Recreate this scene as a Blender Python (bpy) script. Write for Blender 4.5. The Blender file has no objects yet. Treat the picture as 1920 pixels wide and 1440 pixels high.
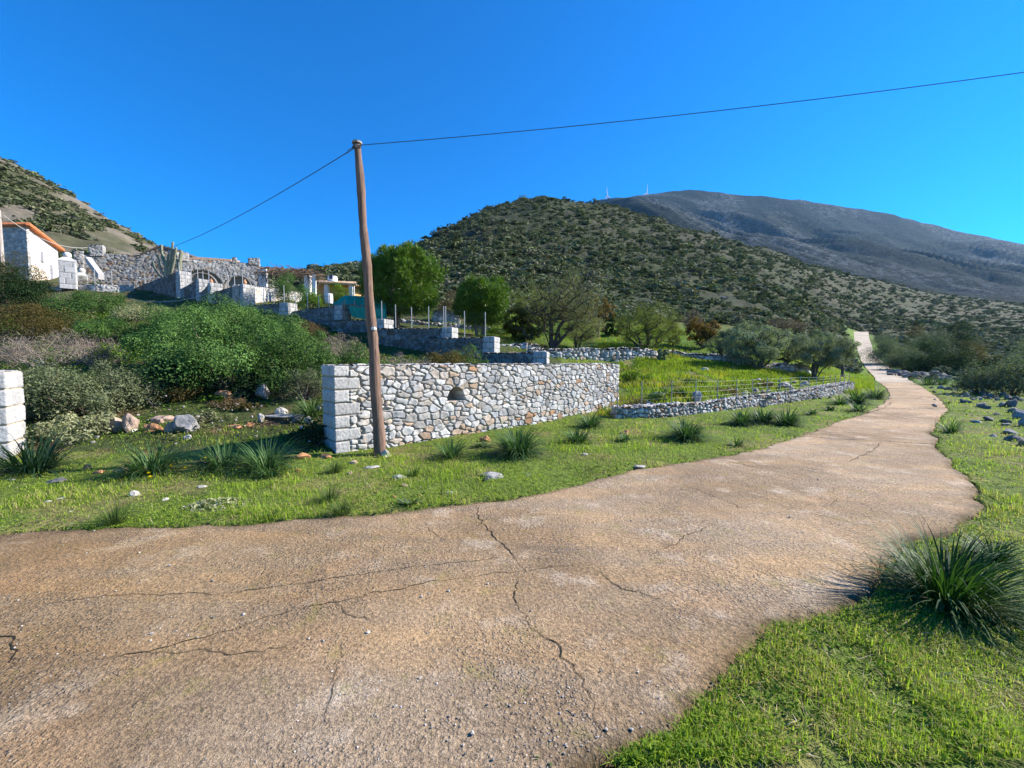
import bpy, math, random
import numpy as np

# ---------------------------------------------------------------- camera, sky, sun, exposure
SC = bpy.context.scene
COL = SC.collection
random.seed(7)
F_PX, CAM_Z, PITCH = 760.0, 1.65, math.radians(3.013)   # photo is 1920 x 1440
CP, SP = math.cos(PITCH), math.sin(PITCH)
cam = bpy.data.cameras.new('camera')
cam_o = bpy.data.objects.new('camera', cam)
COL.objects.link(cam_o)
cam.sensor_fit = 'HORIZONTAL'
cam.sensor_width = 36.0
cam.lens = 36.0 * F_PX / 1920.0
cam.clip_start = 0.05
cam.clip_end = 20000
cam_o.location = (0, 0, CAM_Z)
cam_o.rotation_euler = (math.pi / 2 - PITCH, 0, 0)
SC.camera = cam_o

SUN_AZ, SUN_EL = math.radians(76), math.radians(31)      # azimuth clockwise from +Y
world = bpy.data.worlds.new('World')
SC.world = world
world.use_nodes = True
wn = world.node_tree
wn.nodes.clear()
w_sky = wn.nodes.new('ShaderNodeTexSky')
w_sky.sky_type = 'NISHITA'
w_sky.sun_disc = False
w_sky.sun_elevation = SUN_EL
w_sky.sun_rotation = SUN_AZ
w_sky.altitude = 300
w_sky.air_density = 1.0
w_sky.dust_density = 0.25
w_sky.ozone_density = 4.0
w_hsv = wn.nodes.new('ShaderNodeHueSaturation')
w_hsv.inputs['Saturation'].default_value = 1.9
w_hsv.inputs['Value'].default_value = 0.98
w_bg = wn.nodes.new('ShaderNodeBackground')
w_bg.inputs['Strength'].default_value = 0.105
w_out = wn.nodes.new('ShaderNodeOutputWorld')
wn.links.new(w_sky.outputs[0], w_hsv.inputs['Color'])
w_tint = wn.nodes.new('ShaderNodeMixRGB')
w_tint.blend_type = 'MULTIPLY'
w_tint.inputs[0].default_value = 1.0
w_tint.inputs[2].default_value = (0.9, 0.88, 1.06, 1)
wn.links.new(w_hsv.outputs[0], w_tint.inputs[1])
wn.links.new(w_tint.outputs[0], w_bg.inputs['Color'])
wn.links.new(w_bg.outputs[0], w_out.inputs['Surface'])

sun = bpy.data.lights.new('sun', 'SUN')
sun.energy = 5.0
sun.angle = math.radians(0.53)
sun.color = (1.0, 0.93, 0.82)
sun_o = bpy.data.objects.new('sun', sun)
COL.objects.link(sun_o)
sun_o.rotation_euler = (math.pi / 2 - SUN_EL, 0, math.pi - SUN_AZ)
sun_o.location = (30, 10, 40)
SC.view_settings.view_transform = 'Standard'
SC.view_settings.look = 'None'
SC.view_settings.gamma = 1.0
SC.view_settings.exposure = 1.22
SC.render.engine = 'CYCLES'
SC.cycles.max_bounces = 6
SC.cycles.transparent_max_bounces = 8

# ---------------------------------------------------------------- helpers
def at(px, py, Y):
    """world point seen at photo pixel (px, py) at ground distance Y along the view"""
    cx, cy = (px - 960.0) / F_PX, (720.0 - py) / F_PX
    dy = CP + cy * SP
    return np.array([cx * Y / dy, Y, CAM_Z + Y * (cy * CP - SP) / dy])

def gp(px, py, z=0.0):
    cx, cy = (px - 960.0) / F_PX, (720.0 - py) / F_PX
    dy = CP + cy * SP
    t = (z - CAM_Z) / (cy * CP - SP)
    return np.array([cx * t, dy * t, z])

def rng_of(k):
    return np.random.default_rng(k)

def hash2(ix, iy, seed):
    n = (ix.astype(np.int64) * 374761393 + iy.astype(np.int64) * 668265263 + seed * 982451653) & 0x7fffffff
    n = ((n ^ (n >> 13)) * 1274126177) & 0x7fffffff
    return ((n ^ (n >> 16)) & 0xffff) / 65535.0

def vnoise(x, y, seed=0):
    ix, iy = np.floor(x), np.floor(y)
    fx, fy = x - ix, y - iy
    fx, fy = fx * fx * (3 - 2 * fx), fy * fy * (3 - 2 * fy)
    a, b = hash2(ix, iy, seed), hash2(ix + 1, iy, seed)
    c, d = hash2(ix, iy + 1, seed), hash2(ix + 1, iy + 1, seed)
    return (a * (1 - fx) + b * fx) * (1 - fy) + (c * (1 - fx) + d * fx) * fy

def fbm(x, y, seed=0, oct=4):
    s, a, t = 0, 1.0, 0
    for o in range(oct):
        s = s + a * vnoise(x * 2 ** o + 17.3 * o, y * 2 ** o - 9.1 * o, seed + o)
        t += a
        a *= 0.5
    return s / t

def sstep(a, b, x):
    t = np.clip((x - a) / (b - a), 0, 1)
    return t * t * (3 - 2 * t)

def tag(o, label=None, cat=None, group=None, kind=None):
    if label: o['label'] = label
    if cat: o['category'] = cat
    if group: o['group'] = group
    if kind: o['kind'] = kind
    return o

def empty(name, loc):
    o = bpy.data.objects.new(name, None)
    o.empty_display_size = 0.2
    COL.objects.link(o)
    o.location = [float(v) for v in loc]
    return o

def mesh_obj(name, V, faces, mat, col=None, parent=None, loc=None, smooth=False, mat_idx=None):
    """faces: list of int arrays (n,3) / (n,4). V world or local coords."""
    me = bpy.data.meshes.new(name)
    V = np.ascontiguousarray(V, dtype=np.float32)
    me.vertices.add(len(V))
    me.vertices.foreach_set('co', V.ravel())
    loops, starts, tot, n = [], [], [], 0
    for f in faces:
        f = np.asarray(f, dtype=np.int32)
        if f.size == 0:
            continue
        k = f.shape[1]
        loops.append(f.ravel())
        starts.append(n + np.arange(len(f), dtype=np.int32) * k)
        tot.append(np.full(len(f), k, dtype=np.int32))
        n += f.size
    loops, starts, tot = np.concatenate(loops), np.concatenate(starts), np.concatenate(tot)
    me.loops.add(len(loops))
    me.loops.foreach_set('vertex_index', loops)
    me.polygons.add(len(starts))
    me.polygons.foreach_set('loop_start', starts)
    me.polygons.foreach_set('loop_total', tot)
    me.polygons.foreach_set('use_smooth', np.full(len(starts), smooth, dtype=bool))
    mats = mat if isinstance(mat, (list, tuple)) else [mat]
    for m in mats:
        me.materials.append(m)
    if mat_idx is not None:
        me.polygons.foreach_set('material_index', np.asarray(mat_idx, dtype=np.int32))
    if col is not None:
        a = me.color_attributes.new('Col', 'FLOAT_COLOR', 'POINT')
        c = np.ones((len(V), 4), dtype=np.float32)
        c[:, :3] = col
        a.data.foreach_set('color', c.ravel())
    me.update(calc_edges=True)
    me.validate()
    o = bpy.data.objects.new(name, me)
    COL.objects.link(o)
    if parent is not None:
        o.parent = parent
    if loc is not None:
        o.location = [float(v) for v in loc]
    return o

class MB:
    """collects shapes into one mesh"""
    def __init__(s):
        s.V, s.F4, s.F3, s.C, s.n = [], [], [], [], 0
    def add(s, V, F4=None, F3=None, col=(1, 1, 1)):
        V = np.asarray(V, dtype=float).reshape(-1, 3)
        if F4 is not None and len(F4): s.F4.append(np.asarray(F4) + s.n)
        if F3 is not None and len(F3): s.F3.append(np.asarray(F3) + s.n)
        c = np.asarray(col, dtype=float)
        if c.ndim == 1: c = np.tile(c, (len(V), 1))
        s.V.append(V); s.C.append(c); s.n += len(V)
        return s
    def quad(s, a, b, c, d, col=(1, 1, 1)):
        return s.add([a, b, c, d], [[0, 1, 2, 3]], col=col)
    def tube(s, pts, rad, seg=6, col=(1, 1, 1), cap=True):
        pts = np.asarray(pts, dtype=float)
        n = len(pts)
        rad = np.full(n, rad) if np.isscalar(rad) else np.asarray(rad, dtype=float)
        T = np.gradient(pts, axis=0)
        T /= np.linalg.norm(T, axis=1)[:, None] + 1e-9
        ref = np.array([0, 0, 1.0]) if abs(T[0][2]) < 0.9 else np.array([1.0, 0, 0])
        A = np.cross(T, ref); A /= np.linalg.norm(A, axis=1)[:, None] + 1e-9
        B = np.cross(T, A)
        ang = np.arange(seg) * 2 * math.pi / seg
        V = pts[:, None] + rad[:, None, None] * (np.cos(ang)[None, :, None] * A[:, None] + np.sin(ang)[None, :, None] * B[:, None])
        V = V.reshape(-1, 3)
        i, j = np.meshgrid(np.arange(n - 1), np.arange(seg), indexing='ij')
        a, b = i * seg + j, i * seg + (j + 1) % seg
        F = np.stack([a, b, b + seg, a + seg], -1).reshape(-1, 4)
        F3 = []
        if cap:
            V = np.vstack([V, pts[0], pts[-1]])
            k = n * seg
            F3 = [[k, (q + 1) % seg, q] for q in range(seg)] + [[k + 1, (n - 1) * seg + q, (n - 1) * seg + (q + 1) % seg] for q in range(seg)]
        return s.add(V, F, F3, col)
    def hull(s, bottom, top, col=(1, 1, 1)):
        """prism between two equal-length rings"""
        n = len(bottom)
        V = list(bottom) + list(top)
        F4 = [[q, (q + 1) % n, n + (q + 1) % n, n + q] for q in range(n)]
        F3 = [[0, q + 1, q] for q in range(1, n - 1)] + [[n, n + q, n + q + 1] for q in range(1, n - 1)]
        return s.add(V, F4, F3, col)
    def box(s, c, sx, sy, sz, rot=0, col=(1, 1, 1)):
        cr, sr = math.cos(rot), math.sin(rot)
        ring = [(-sx / 2, -sy / 2), (sx / 2, -sy / 2), (sx / 2, sy / 2), (-sx / 2, sy / 2)]
        R = [(c[0] + x * cr - y * sr, c[1] + x * sr + y * cr) for x, y in ring]
        return s.hull([(x, y, c[2]) for x, y in R], [(x, y, c[2] + sz) for x, y in R], col)
    def sphere(s, c, r, nu=14, nv=9, col=(1, 1, 1)):
        V, F4 = [], []
        for i in range(nv + 1):
            th = math.pi * i / nv
            for j in range(nu):
                ph = 2 * math.pi * j / nu
                V.append((c[0] + r * math.sin(th) * math.cos(ph), c[1] + r * math.sin(th) * math.sin(ph), c[2] + r * math.cos(th)))
        for i in range(nv):
            for j in range(nu):
                F4.append([i * nu + j, (i + 1) * nu + j, (i + 1) * nu + (j + 1) % nu, i * nu + (j + 1) % nu])
        return s.add(V, F4, None, col)
    def build(s, name, mat, parent=None, smooth=False, loc=None):
        V = np.vstack(s.V)
        C = np.vstack(s.C)
        fs = ([np.vstack(s.F4)] if s.F4 else []) + ([np.vstack(s.F3)] if s.F3 else [])
        return mesh_obj(name, V, fs, mat, C, parent, loc, smooth)

# ---------------------------------------------------------------- materials
class NT:
    def __init__(s, name):
        s.m = bpy.data.materials.new(name)
        s.m.use_nodes = True
        s.t = s.m.node_tree
        s.t.nodes.clear()
        s.out = s.t.nodes.new('ShaderNodeOutputMaterial')
    def n(s, typ, **kw):
        nd = s.t.nodes.new('ShaderNode' + typ)
        for k, v in kw.items():
            if k in nd.inputs.keys() if isinstance(k, str) else False:
                pass
            setattr(nd, k, v)
        return nd
    def set(s, nd, **kw):
        for k, v in kw.items():
            sock = nd.inputs[k.replace('_', ' ')]
            if hasattr(v, 'links') or hasattr(v, 'is_output'):
                s.t.links.new(v, sock)
            else:
                sock.default_value = v
        return nd
    def link(s, a, b):
        s.t.links.new(a, b)
    def noise(s, scale, detail=4, rough=0.55, vec=None):
        nd = s.n('TexNoise')
        nd.inputs['Scale'].default_value = scale
        nd.inputs['Detail'].default_value = detail
        nd.inputs['Roughness'].default_value = rough
        s.link(vec or s.co(), nd.inputs['Vector'])
        return nd.outputs['Fac']
    def vor(s, scale, vec=None, feature='F1'):
        nd = s.n('TexVoronoi')
        nd.feature = feature
        nd.inputs['Scale'].default_value = scale
        s.link(vec or s.co(), nd.inputs['Vector'])
        return nd
    def co(s):
        if not hasattr(s, '_co'):
            s._co = s.n('TexCoord').outputs['Object']
        return s._co
    def col(s):
        nd = s.n('VertexColor')
        nd.layer_name = 'Col'
        return nd.outputs['Color']
    def ramp(s, fac, stops):
        nd = s.n('ValToRGB')
        cr = nd.color_ramp
        while len(cr.elements) < len(stops):
            cr.elements.new(0.5)
        for e, (p, c) in zip(cr.elements, stops):
            e.position = p
            e.color = (c, c, c, 1) if np.isscalar(c) else (*c, 1)
        s.link(fac, nd.inputs[0])
        return nd.outputs['Color']
    def mix(s, fac, a, b, mode='MIX'):
        nd = s.n('MixRGB')
        nd.blend_type = mode
        for k, v in ((0, fac), (1, a), (2, b)):
            if hasattr(v, 'is_output'):
                s.link(v, nd.inputs[k])
            elif k == 0:
                nd.inputs[0].default_value = v
            else:
                nd.inputs[k].default_value = (*v, 1) if not np.isscalar(v) else (v, v, v, 1)
        return nd.outputs[0]
    def bump(s, h, strength=0.5, dist=0.02, nrm=None):
        nd = s.n('Bump')
        nd.inputs['Strength'].default_value = strength
        nd.inputs['Distance'].default_value = dist
        s.link(h, nd.inputs['Height'])
        if nrm is not None: s.link(nrm, nd.inputs['Normal'])
        return nd.outputs[0]
    def principled(s, color, rough=0.85, spec=0.25, nrm=None, metal=0):
        nd = s.n('BsdfPrincipled')
        if hasattr(color, 'is_output'): s.link(color, nd.inputs['Base Color'])
        else: nd.inputs['Base Color'].default_value = (*color, 1)
        nd.inputs['Roughness'].default_value = rough
        nd.inputs['Specular IOR Level'].default_value = spec
        nd.inputs['Metallic'].default_value = metal
        if nrm is not None: s.link(nrm, nd.inputs['Normal'])
        return nd.outputs[0]
    def done(s, sh):
        s.link(sh, s.out.inputs['Surface'])
        return s.m

def leaf_mat(name, trans=0.3, rough=0.55, spec=0.25, var=0.25):
    k = NT(name)
    oi = k.n('ObjectInfo').outputs['Random']
    mul = k.ramp(oi, [(0, 1 - var), (1, 1 + var)])
    c = k.mix(1.0, k.col(), mul, 'MULTIPLY')
    p = k.principled(c, rough, spec)
    tr = k.n('BsdfTranslucent')
    ct = k.mix(1.0, c, (1.15, 1.25, 0.6), 'MULTIPLY')
    k.link(ct, tr.inputs['Color'])
    mx = k.n('MixShader')
    mx.inputs[0].default_value = trans
    k.link(p, mx.inputs[1]); k.link(tr.outputs[0], mx.inputs[2])
    return k.done(mx.outputs[0])

def attr_mat(name, rough=0.85, spec=0.2, nscale=20, namp=0.25, bstr=0.4, bdist=0.01, metal=0):
    k = NT(name)
    n = k.noise(nscale, 5, 0.65)
    c = k.mix(1.0, k.col(), k.ramp(n, [(0.25, 1 - namp), (0.75, 1 + namp)]), 'MULTIPLY')
    return k.done(k.principled(c, rough, spec, k.bump(n, bstr, bdist), metal))

def stone_mat():
    k = NT('limestone')
    n1, n2 = k.noise(9, 6, 0.7), k.noise(55, 5, 0.7)
    c = k.mix(1.0, k.col(), k.ramp(n1, [(0.25, 0.72), (0.5, 1.0), (0.8, 1.18)]), 'MULTIPLY')
    c = k.mix(k.ramp(n2, [(0.52, 0.0), (0.72, 0.45)]), c, (0.17, 0.16, 0.15))
    h = k.mix(0.5, n1, n2)
    return k.done(k.principled(c, 0.9, 0.15, k.bump(h, 0.7, 0.02)))

M = {}
M['leaf'] = leaf_mat('foliage', 0.28, 0.75, 0.07)
M['grass'] = leaf_mat('grass_blades', 0.45, 0.6, 0.15, 0.0)
M['strap'] = leaf_mat('strap_leaves', 0.25, 0.55, 0.18, 0.1)
M['scrub'] = leaf_mat('scrub_leaves', 0.12, 0.95, 0.03, 0.2)
M['needle'] = leaf_mat('pine_needles', 0.22, 0.5, 0.3, 0.05)
M['twig'] = attr_mat('dry_twigs', 0.9, 0.1, 30, 0.2, 0.1, 0.005)
M['bark'] = attr_mat('bark', 0.95, 0.1, 14, 0.45, 0.9, 0.02)
M['stone'] = stone_mat()
M['rock'] = attr_mat('field_stone', 0.92, 0.12, 7, 0.4, 0.8, 0.04)
M['metal'] = attr_mat('galvanised_metal', 0.5, 0.5, 40, 0.15, 0.1, 0.002, 0.4)
M['paint'] = attr_mat('matt_paint', 0.8, 0.2, 6, 0.08, 0.2, 0.006)
M['plaster'] = attr_mat('lime_plaster', 0.9, 0.1, 4, 0.1, 0.4, 0.02)
M['tile'] = attr_mat('clay_tiles', 0.85, 0.15, 5, 0.25, 0.3, 0.01)
M['cable'] = attr_mat('cable_sheath', 0.6, 0.3, 5, 0.1, 0.0, 0.001)
M['cactus'] = attr_mat('cactus_skin', 0.7, 0.2, 8, 0.25, 0.3, 0.01)

def pole_mat():
    k = NT('weathered_pole_wood')
    mp = k.n('Mapping')
    mp.inputs['Scale'].default_value = (26, 26, 1.1)
    k.link(k.co(), mp.inputs['Vector'])
    n = k.noise(1.0, 7, 0.7, mp.outputs[0])
    n2 = k.noise(1.6, 4, 0.6)
    c = k.mix(1.0, k.col(), k.ramp(n, [(0.3, 0.35), (0.48, 0.95), (0.7, 1.35)]), 'MULTIPLY')
    c = k.mix(1.0, c, k.ramp(n2, [(0.3, 0.75), (0.7, 1.2)]), 'MULTIPLY')
    return k.done(k.principled(c, 0.88, 0.15, k.bump(n, 1.0, 0.03)))
M['pole'] = pole_mat()

def ground_mat():
    k = NT('soil_and_scrub')
    n1, n2, n3 = k.noise(0.55, 6, 0.7), k.noise(7, 5, 0.7), k.noise(45, 4, 0.7)
    c = k.mix(1.0, k.col(), k.ramp(n1, [(0.3, 0.7), (0.7, 1.3)]), 'MULTIPLY')
    c = k.mix(1.0, c, k.ramp(n2, [(0.3, 0.6), (0.7, 1.35)]), 'MULTIPLY')
    c = k.mix(1.0, c, k.ramp(n3, [(0.3, 0.7), (0.7, 1.3)]), 'MULTIPLY')
    b = k.bump(n3, 0.6, 0.02)
    return k.done(k.principled(c, 0.95, 0.1, k.bump(n2, 0.8, 0.12, b)))
M['ground'] = ground_mat()

def mountain_mat():
    k = NT('mountain_scrub')
    n1, n2, n3 = k.noise(0.012, 7, 0.7), k.noise(0.06, 6, 0.75), k.noise(0.25, 3, 0.7)
    c = k.mix(1.0, k.col(), k.ramp(n1, [(0.35, 0.7), (0.65, 1.3)]), 'MULTIPLY')
    c = k.mix(k.ramp(n2, [(0.44, 0.0), (0.56, 0.9)]), c, (0.020, 0.027, 0.020))
    v = k.vor(0.075)
    c = k.mix(k.ramp(v.outputs['Distance'], [(0.25, 0.8), (0.5, 0.0)]), c, (0.018, 0.026, 0.017))
    c = k.mix(1.0, c, k.ramp(n3, [(0.35, 0.55), (0.65, 1.45)]), 'MULTIPLY')
    b = k.bump(n2, 1.0, 16.0)
    return k.done(k.principled(c, 0.95, 0.03, k.bump(n3, 0.9, 4.0, b)))
M['mountain'] = mountain_mat()

def road_mat(name, pale):
    k = NT(name)
    big, mid, fine = k.noise(0.45, 5, 0.6), k.noise(1.9, 6, 0.65), k.noise(120, 4, 0.75)
    mp = k.n('Mapping')
    mp.inputs['Rotation'].default_value = (0, 0, math.radians(-38))
    mp.inputs['Scale'].default_value = (0.35, 2.2, 1)
    k.link(k.co(), mp.inputs['Vector'])
    streak = k.noise(1.1, 6, 0.6, mp.outputs[0])
    v = k.vor(48)
    v2 = k.vor(21)
    if pale:
        A, B, C = (0.47, 0.40, 0.31), (0.52, 0.43, 0.33), (0.36, 0.29, 0.22)
    else:
        A, B, C = (0.285, 0.225, 0.155), (0.355, 0.250, 0.140), (0.165, 0.118, 0.070)
    c = k.mix(k.ramp(streak, [(0.42, 0), (0.64, 1)]), A, B)
    c = k.mix(k.ramp(big, [(0.40, 0), (0.62, 0.85)]), c, C)
    # pale worn cement and grey exposed aggregate where the skin has gone
    c = k.mix(k.ramp(mid, [(0.54, 0), (0.70, 0.7)]), c, (0.43, 0.375, 0.30))
    c = k.mix(k.ramp(k.noise(1.15, 5, 0.6), [(0.55, 0), (0.68, 0.55)]), c, (0.385, 0.262, 0.15))
    rough_m = k.ramp(k.noise(0.8, 5, 0.62), [(0.47, 0.06), (0.58, 1.0)])
    peb = k.ramp(v.outputs['Distance'], [(0.12, 1.0), (0.45, 0.0)])
    pcol = k.mix(k.ramp(v.outputs['Color'], [(0.3, 0), (0.7, 1)]), (0.13, 0.125, 0.125), (0.46, 0.43, 0.38))
    fac = k.n('Math'); fac.operation = 'MULTIPLY'
    k.link(peb, fac.inputs[0]); k.link(rough_m, fac.inputs[1])
    f2 = k.n('Math'); f2.operation = 'MULTIPLY'; f2.inputs[1].default_value = 0.62
    k.link(fac.outputs[0], f2.inputs[0])
    c = k.mix(f2.outputs[0], c, pcol)
    c = k.mix(1.0, c, k.ramp(fine, [(0.3, 0.42), (0.5, 1.0), (0.7, 1.6)]), 'MULTIPLY')
    f40 = k.noise(38, 4, 0.7)
    c = k.mix(1.0, c, k.ramp(f40, [(0.32, 0.58), (0.68, 1.4)]), 'MULTIPLY')
    moss = k.ramp(k.noise(3.3, 6, 0.75), [(0.56, 0), (0.72, 0.6)])
    c = k.mix(moss, c, (0.20, 0.19, 0.045))
    c = k.mix(1.0, c, k.col(), 'MULTIPLY')
    b1 = k.bump(fine, 0.9, 0.006)
    hb = k.n('Math'); hb.operation = 'MULTIPLY'
    k.link(peb, hb.inputs[0]); k.link(rough_m, hb.inputs[1])
    b2 = k.bump(hb.outputs[0], 0.9, 0.014, b1)
    b3 = k.bump(f40, 0.85, 0.020, b2)
    b4 = k.bump(mid, 0.8, 0.05, b3)
    return k.done(k.principled(c, 0.9, 0.2, b4))
M['road'] = road_mat('weathered_concrete', False)
M['road_pale'] = road_mat('pale_concrete', True)
M['crack'] = attr_mat('crack_soil_shade', 0.95, 0.05, 60, 0.4, 0.4, 0.005)

# ---------------------------------------------------------------- terrain heights
TC = {   # photo column -> (distance, height) pairs of the ground
 -900: [(5, 0), (7, .2), (10, .9), (14, 2), (20, 4), (30, 7.5), (40, 11), (60, 26), (80, 45), (110, 75), (150, 92), (320, 95)],
 -300: [(5, 0), (7, .15), (10, .9), (14, 2), (20, 4), (30, 7.3), (40, 10.5), (60, 24), (80, 42), (110, 70), (150, 80), (320, 80)],
 0:    [(5, 0), (6.7, 0), (8, .25), (10, .85), (14, 1.9), (18, 3.1), (24, 4.9), (29, 6.4), (34, 8), (40, 9.6), (46, 11.2), (60, 20.5), (80, 36), (108, 56.5), (140, 57), (320, 40)],
 225:  [(5, 0), (6.7, 0), (8, .23), (10, .75), (14, 1.7), (18, 2.75), (24, 4.6), (28.5, 6.0), (34, 7.8), (40, 9.0), (46, 10.5), (60, 15.5), (80, 26), (108, 39), (140, 38), (320, 28)],
 75:  [(5, 0), (6.7, 0), (8, .25), (10, .8), (14, 1.85), (18, 3), (24, 4.85), (29, 6.5), (34, 7.9), (40, 9.4), (46, 11), (60, 19), (80, 33), (108, 51.5), (140, 51), (320, 35)],
 150:  [(5, 0), (6.7, 0), (8, .25), (10, .8), (14, 1.8), (18, 2.9), (24, 4.8), (29, 6.6), (34, 7.8), (40, 9.2), (46, 10.8), (60, 17), (80, 30), (108, 45), (140, 45), (320, 30)],
 300:  [(5, 0), (6.7, 0), (8, .22), (10, .7), (14, 1.6), (18, 2.6), (24, 4.4), (28, 5.4), (34, 7.8), (40, 8.8), (60, 14), (80, 22), (108, 32), (140, 30), (320, 25)],
 450:  [(5, 0), (6.7, 0), (8, .18), (10, .6), (14, 1.4), (18, 2.5), (24, 4.2), (28, 5.8), (34, 7.6), (40, 8.8), (60, 13), (80, 19), (108, 24), (140, 24), (320, 24)],
 600:  [(6.8, 0), (8, .15), (10, .6), (14, 1.3), (18, 2.0), (23, 3.2), (25.5, 4.4), (33, 6), (45, 9), (60, 13.3), (90, 22.3), (110, 24), (320, 26)],
 750:  [(8.1, 0), (9.2, .45), (11, .8), (14, 1.15), (18, 1.6), (20.5, 2.0), (22.3, 3.5), (27, 4.1), (33, 5.2), (45, 8.2), (60, 12.6), (90, 23.5), (130, 37), (180, 34), (320, 30)],
 900:  [(9.6, 0), (11, .6), (14, 1.0), (18, 1.6), (19.6, 1.9), (21, 2.75), (27, 3.5), (33, 4.6), (45, 7.4), (60, 12.4), (90, 26.5), (130, 49), (163, 62.5), (200, 58), (320, 40)],
 1000: [(11, 0), (12.6, .5), (14, .85), (18, 1.4), (22, 2.2), (27, 3.1), (33, 4.2), (45, 6.7), (60, 11), (90, 24.5), (130, 46.5), (180, 75.7), (215, 74), (320, 50)],
 1150: [(13, .05), (14.6, .35), (16, .6), (19, 1.0), (22, 1.4), (24, 2.0), (27, 2.7), (33, 3.8), (45, 6.0), (60, 9.8), (90, 21.5), (130, 42), (190, 73.6), (230, 71), (320, 60)],
 1300: [(11.8, 0), (12.8, .38), (15, .65), (18, .95), (22, 1.35), (26, 1.95), (33, 3.3), (45, 5.3), (60, 8.5), (90, 18.5), (130, 34.5), (190, 61), (212, 69.5), (260, 66), (320, 60)],
 1450: [(15.2, 0), (16.2, .38), (18, .55), (22, .92), (26, 1.3), (33, 2.3), (45, 4.2), (60, 7), (90, 15.3), (130, 28.5), (200, 53.5), (232, 64), (320, 66)],
 1600: [(22, 0), (23.5, .35), (27, .3), (36, .05), (48, .42), (58, .95), (84, 3.3), (100, 6.2), (121, 10.1), (128, 10.6), (150, 18.5), (200, 34), (262, 58), (320, 64)],
 1640: [(36, 0), (48, .4), (58, .9), (84, 3.2), (100, 6.0), (121, 9.6), (150, 17), (200, 31), (262, 53), (320, 61)],
 1750: [(33, 0), (45, .25), (60, 1.0), (84, 3.0), (120, 8), (150, 14), (200, 26.5), (270, 45), (320, 56)],
 1920: [(33, .1), (45, .35), (60, 1.1), (84, 3.2), (120, 8.2), (150, 13.5), (200, 23.5), (320, 46)],
 2400: [(33, .2), (60, 1.1), (84, 3), (120, 7), (200, 17), (320, 30)],
 3200: [(33, .2), (60, 1.0), (120, 5), (200, 10), (320, 15)],
}
_tu = np.array(sorted(TC))
_ly = np.linspace(math.log(4.0), math.log(330.0), 230)
_cols = np.array([np.interp(np.exp(_ly), [0, 4] + [p[0] for p in TC[c]], [0, 0] + [p[1] for p in TC[c]]) for c in _tu])
_fu = np.linspace(-900, 3200, 411)
_tab = np.array([np.interp(_fu, _tu, _cols[:, j]) for j in range(len(_ly))])        # (ly, u)
def _blur(a, ax, n):
    for _ in range(n):
        p = np.concatenate([np.take(a, [0], ax), a, np.take(a, [-1], ax)], ax)
        sl = lambda s0, s1: tuple(slice(s0, s1) if q == ax else slice(None) for q in range(2))
        a = 0.25 * p[sl(0, -2)] + 0.5 * p[sl(1, -1)] + 0.25 * p[sl(2, None)]
    return a
_tab = _blur(_blur(_tab, 0, 2), 1, 14)

def h0(x, y):
    """smooth ground height"""
    x, y = np.asarray(x, float), np.asarray(y, float)
    yy = np.maximum(y, 0.5)
    fu = np.clip(((x / yy) * F_PX + 960 + 900) / 10.0, 0, len(_fu) - 1.001)
    fy = np.clip((np.log(np.maximum(yy, 4.001)) - _ly[0]) / (_ly[1] - _ly[0]), 0, len(_ly) - 1.001)
    i, j = np.floor(fy).astype(int), np.floor(fu).astype(int)
    a, b = fy - i, fu - j
    z = (_tab[i, j] * (1 - b) + _tab[i, j + 1] * b) * (1 - a) + (_tab[i + 1, j] * (1 - b) + _tab[i + 1, j + 1] * b) * a
    return z * sstep(4.0, 5.0, y)

# ---------------------------------------------------------------- road outline
ROAD_L = [np.array([-22, 0.6, 0]), np.array([-9, 3.1, 0])] + [gp(*p) for p in ((0, 1005), (170, 996), (330, 990), (520, 981), (640, 970), (770, 960), (900, 945), (990, 930), (1060, 915), (1130, 897), (1200, 880), (1320, 862), (1400, 848), (1450, 835), (1510, 815), (1560, 795), (1610, 780), (1645, 763), (1665, 745), (1661, 728), (1647, 717))]
ROAD_R = [np.array([-22, -3.6, 0]), np.array([-9, -1.4, 0]), np.array([-5, -0.6, 0]), np.array([-2.5, 0.2, 0]), np.array([-0.7, 0.95, 0])] + [gp(*p) for p in ((1165, 1440), (1215, 1400), (1290, 1350), (1355, 1285), (1415, 1232), (1440, 1200), (1536, 1168), (1590, 1142), (1622, 1105), (1650, 1062), (1715, 1022), (1800, 990), (1838, 955), (1828, 918), (1802, 885), (1762, 845), (1752, 820), (1757, 790), (1775, 770), (1757, 745), (1727, 725), (1712, 717))]

def resample(P, n):
    P = np.asarray(P)
    d = np.concatenate([[0], np.cumsum(np.linalg.norm(np.diff(P, axis=0), axis=1))])
    t = np.linspace(0, 1, n)
    return P, d / d[-1], t
def curve(P, n, warp=None):
    P = np.asarray(P, float)
    d = np.concatenate([[0], np.cumsum(np.linalg.norm(np.diff(P, axis=0), axis=1) ** 0.5)])
    d /= d[-1]
    t = np.linspace(0, 1, n)
    m = np.gradient(P, d, axis=0) * 0.8
    k = np.clip(np.searchsorted(d, t, 'right') - 1, 0, len(P) - 2)
    hh = (d[k + 1] - d[k])[:, None]
    s = ((t - d[k]) / (d[k + 1] - d[k]))[:, None]
    return (2 * s**3 - 3 * s**2 + 1) * P[k] + (s**3 - 2 * s**2 + s) * hh * m[k] + (-2 * s**3 + 3 * s**2) * P[k + 1] + (s**3 - s**2) * hh * m[k + 1]

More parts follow.
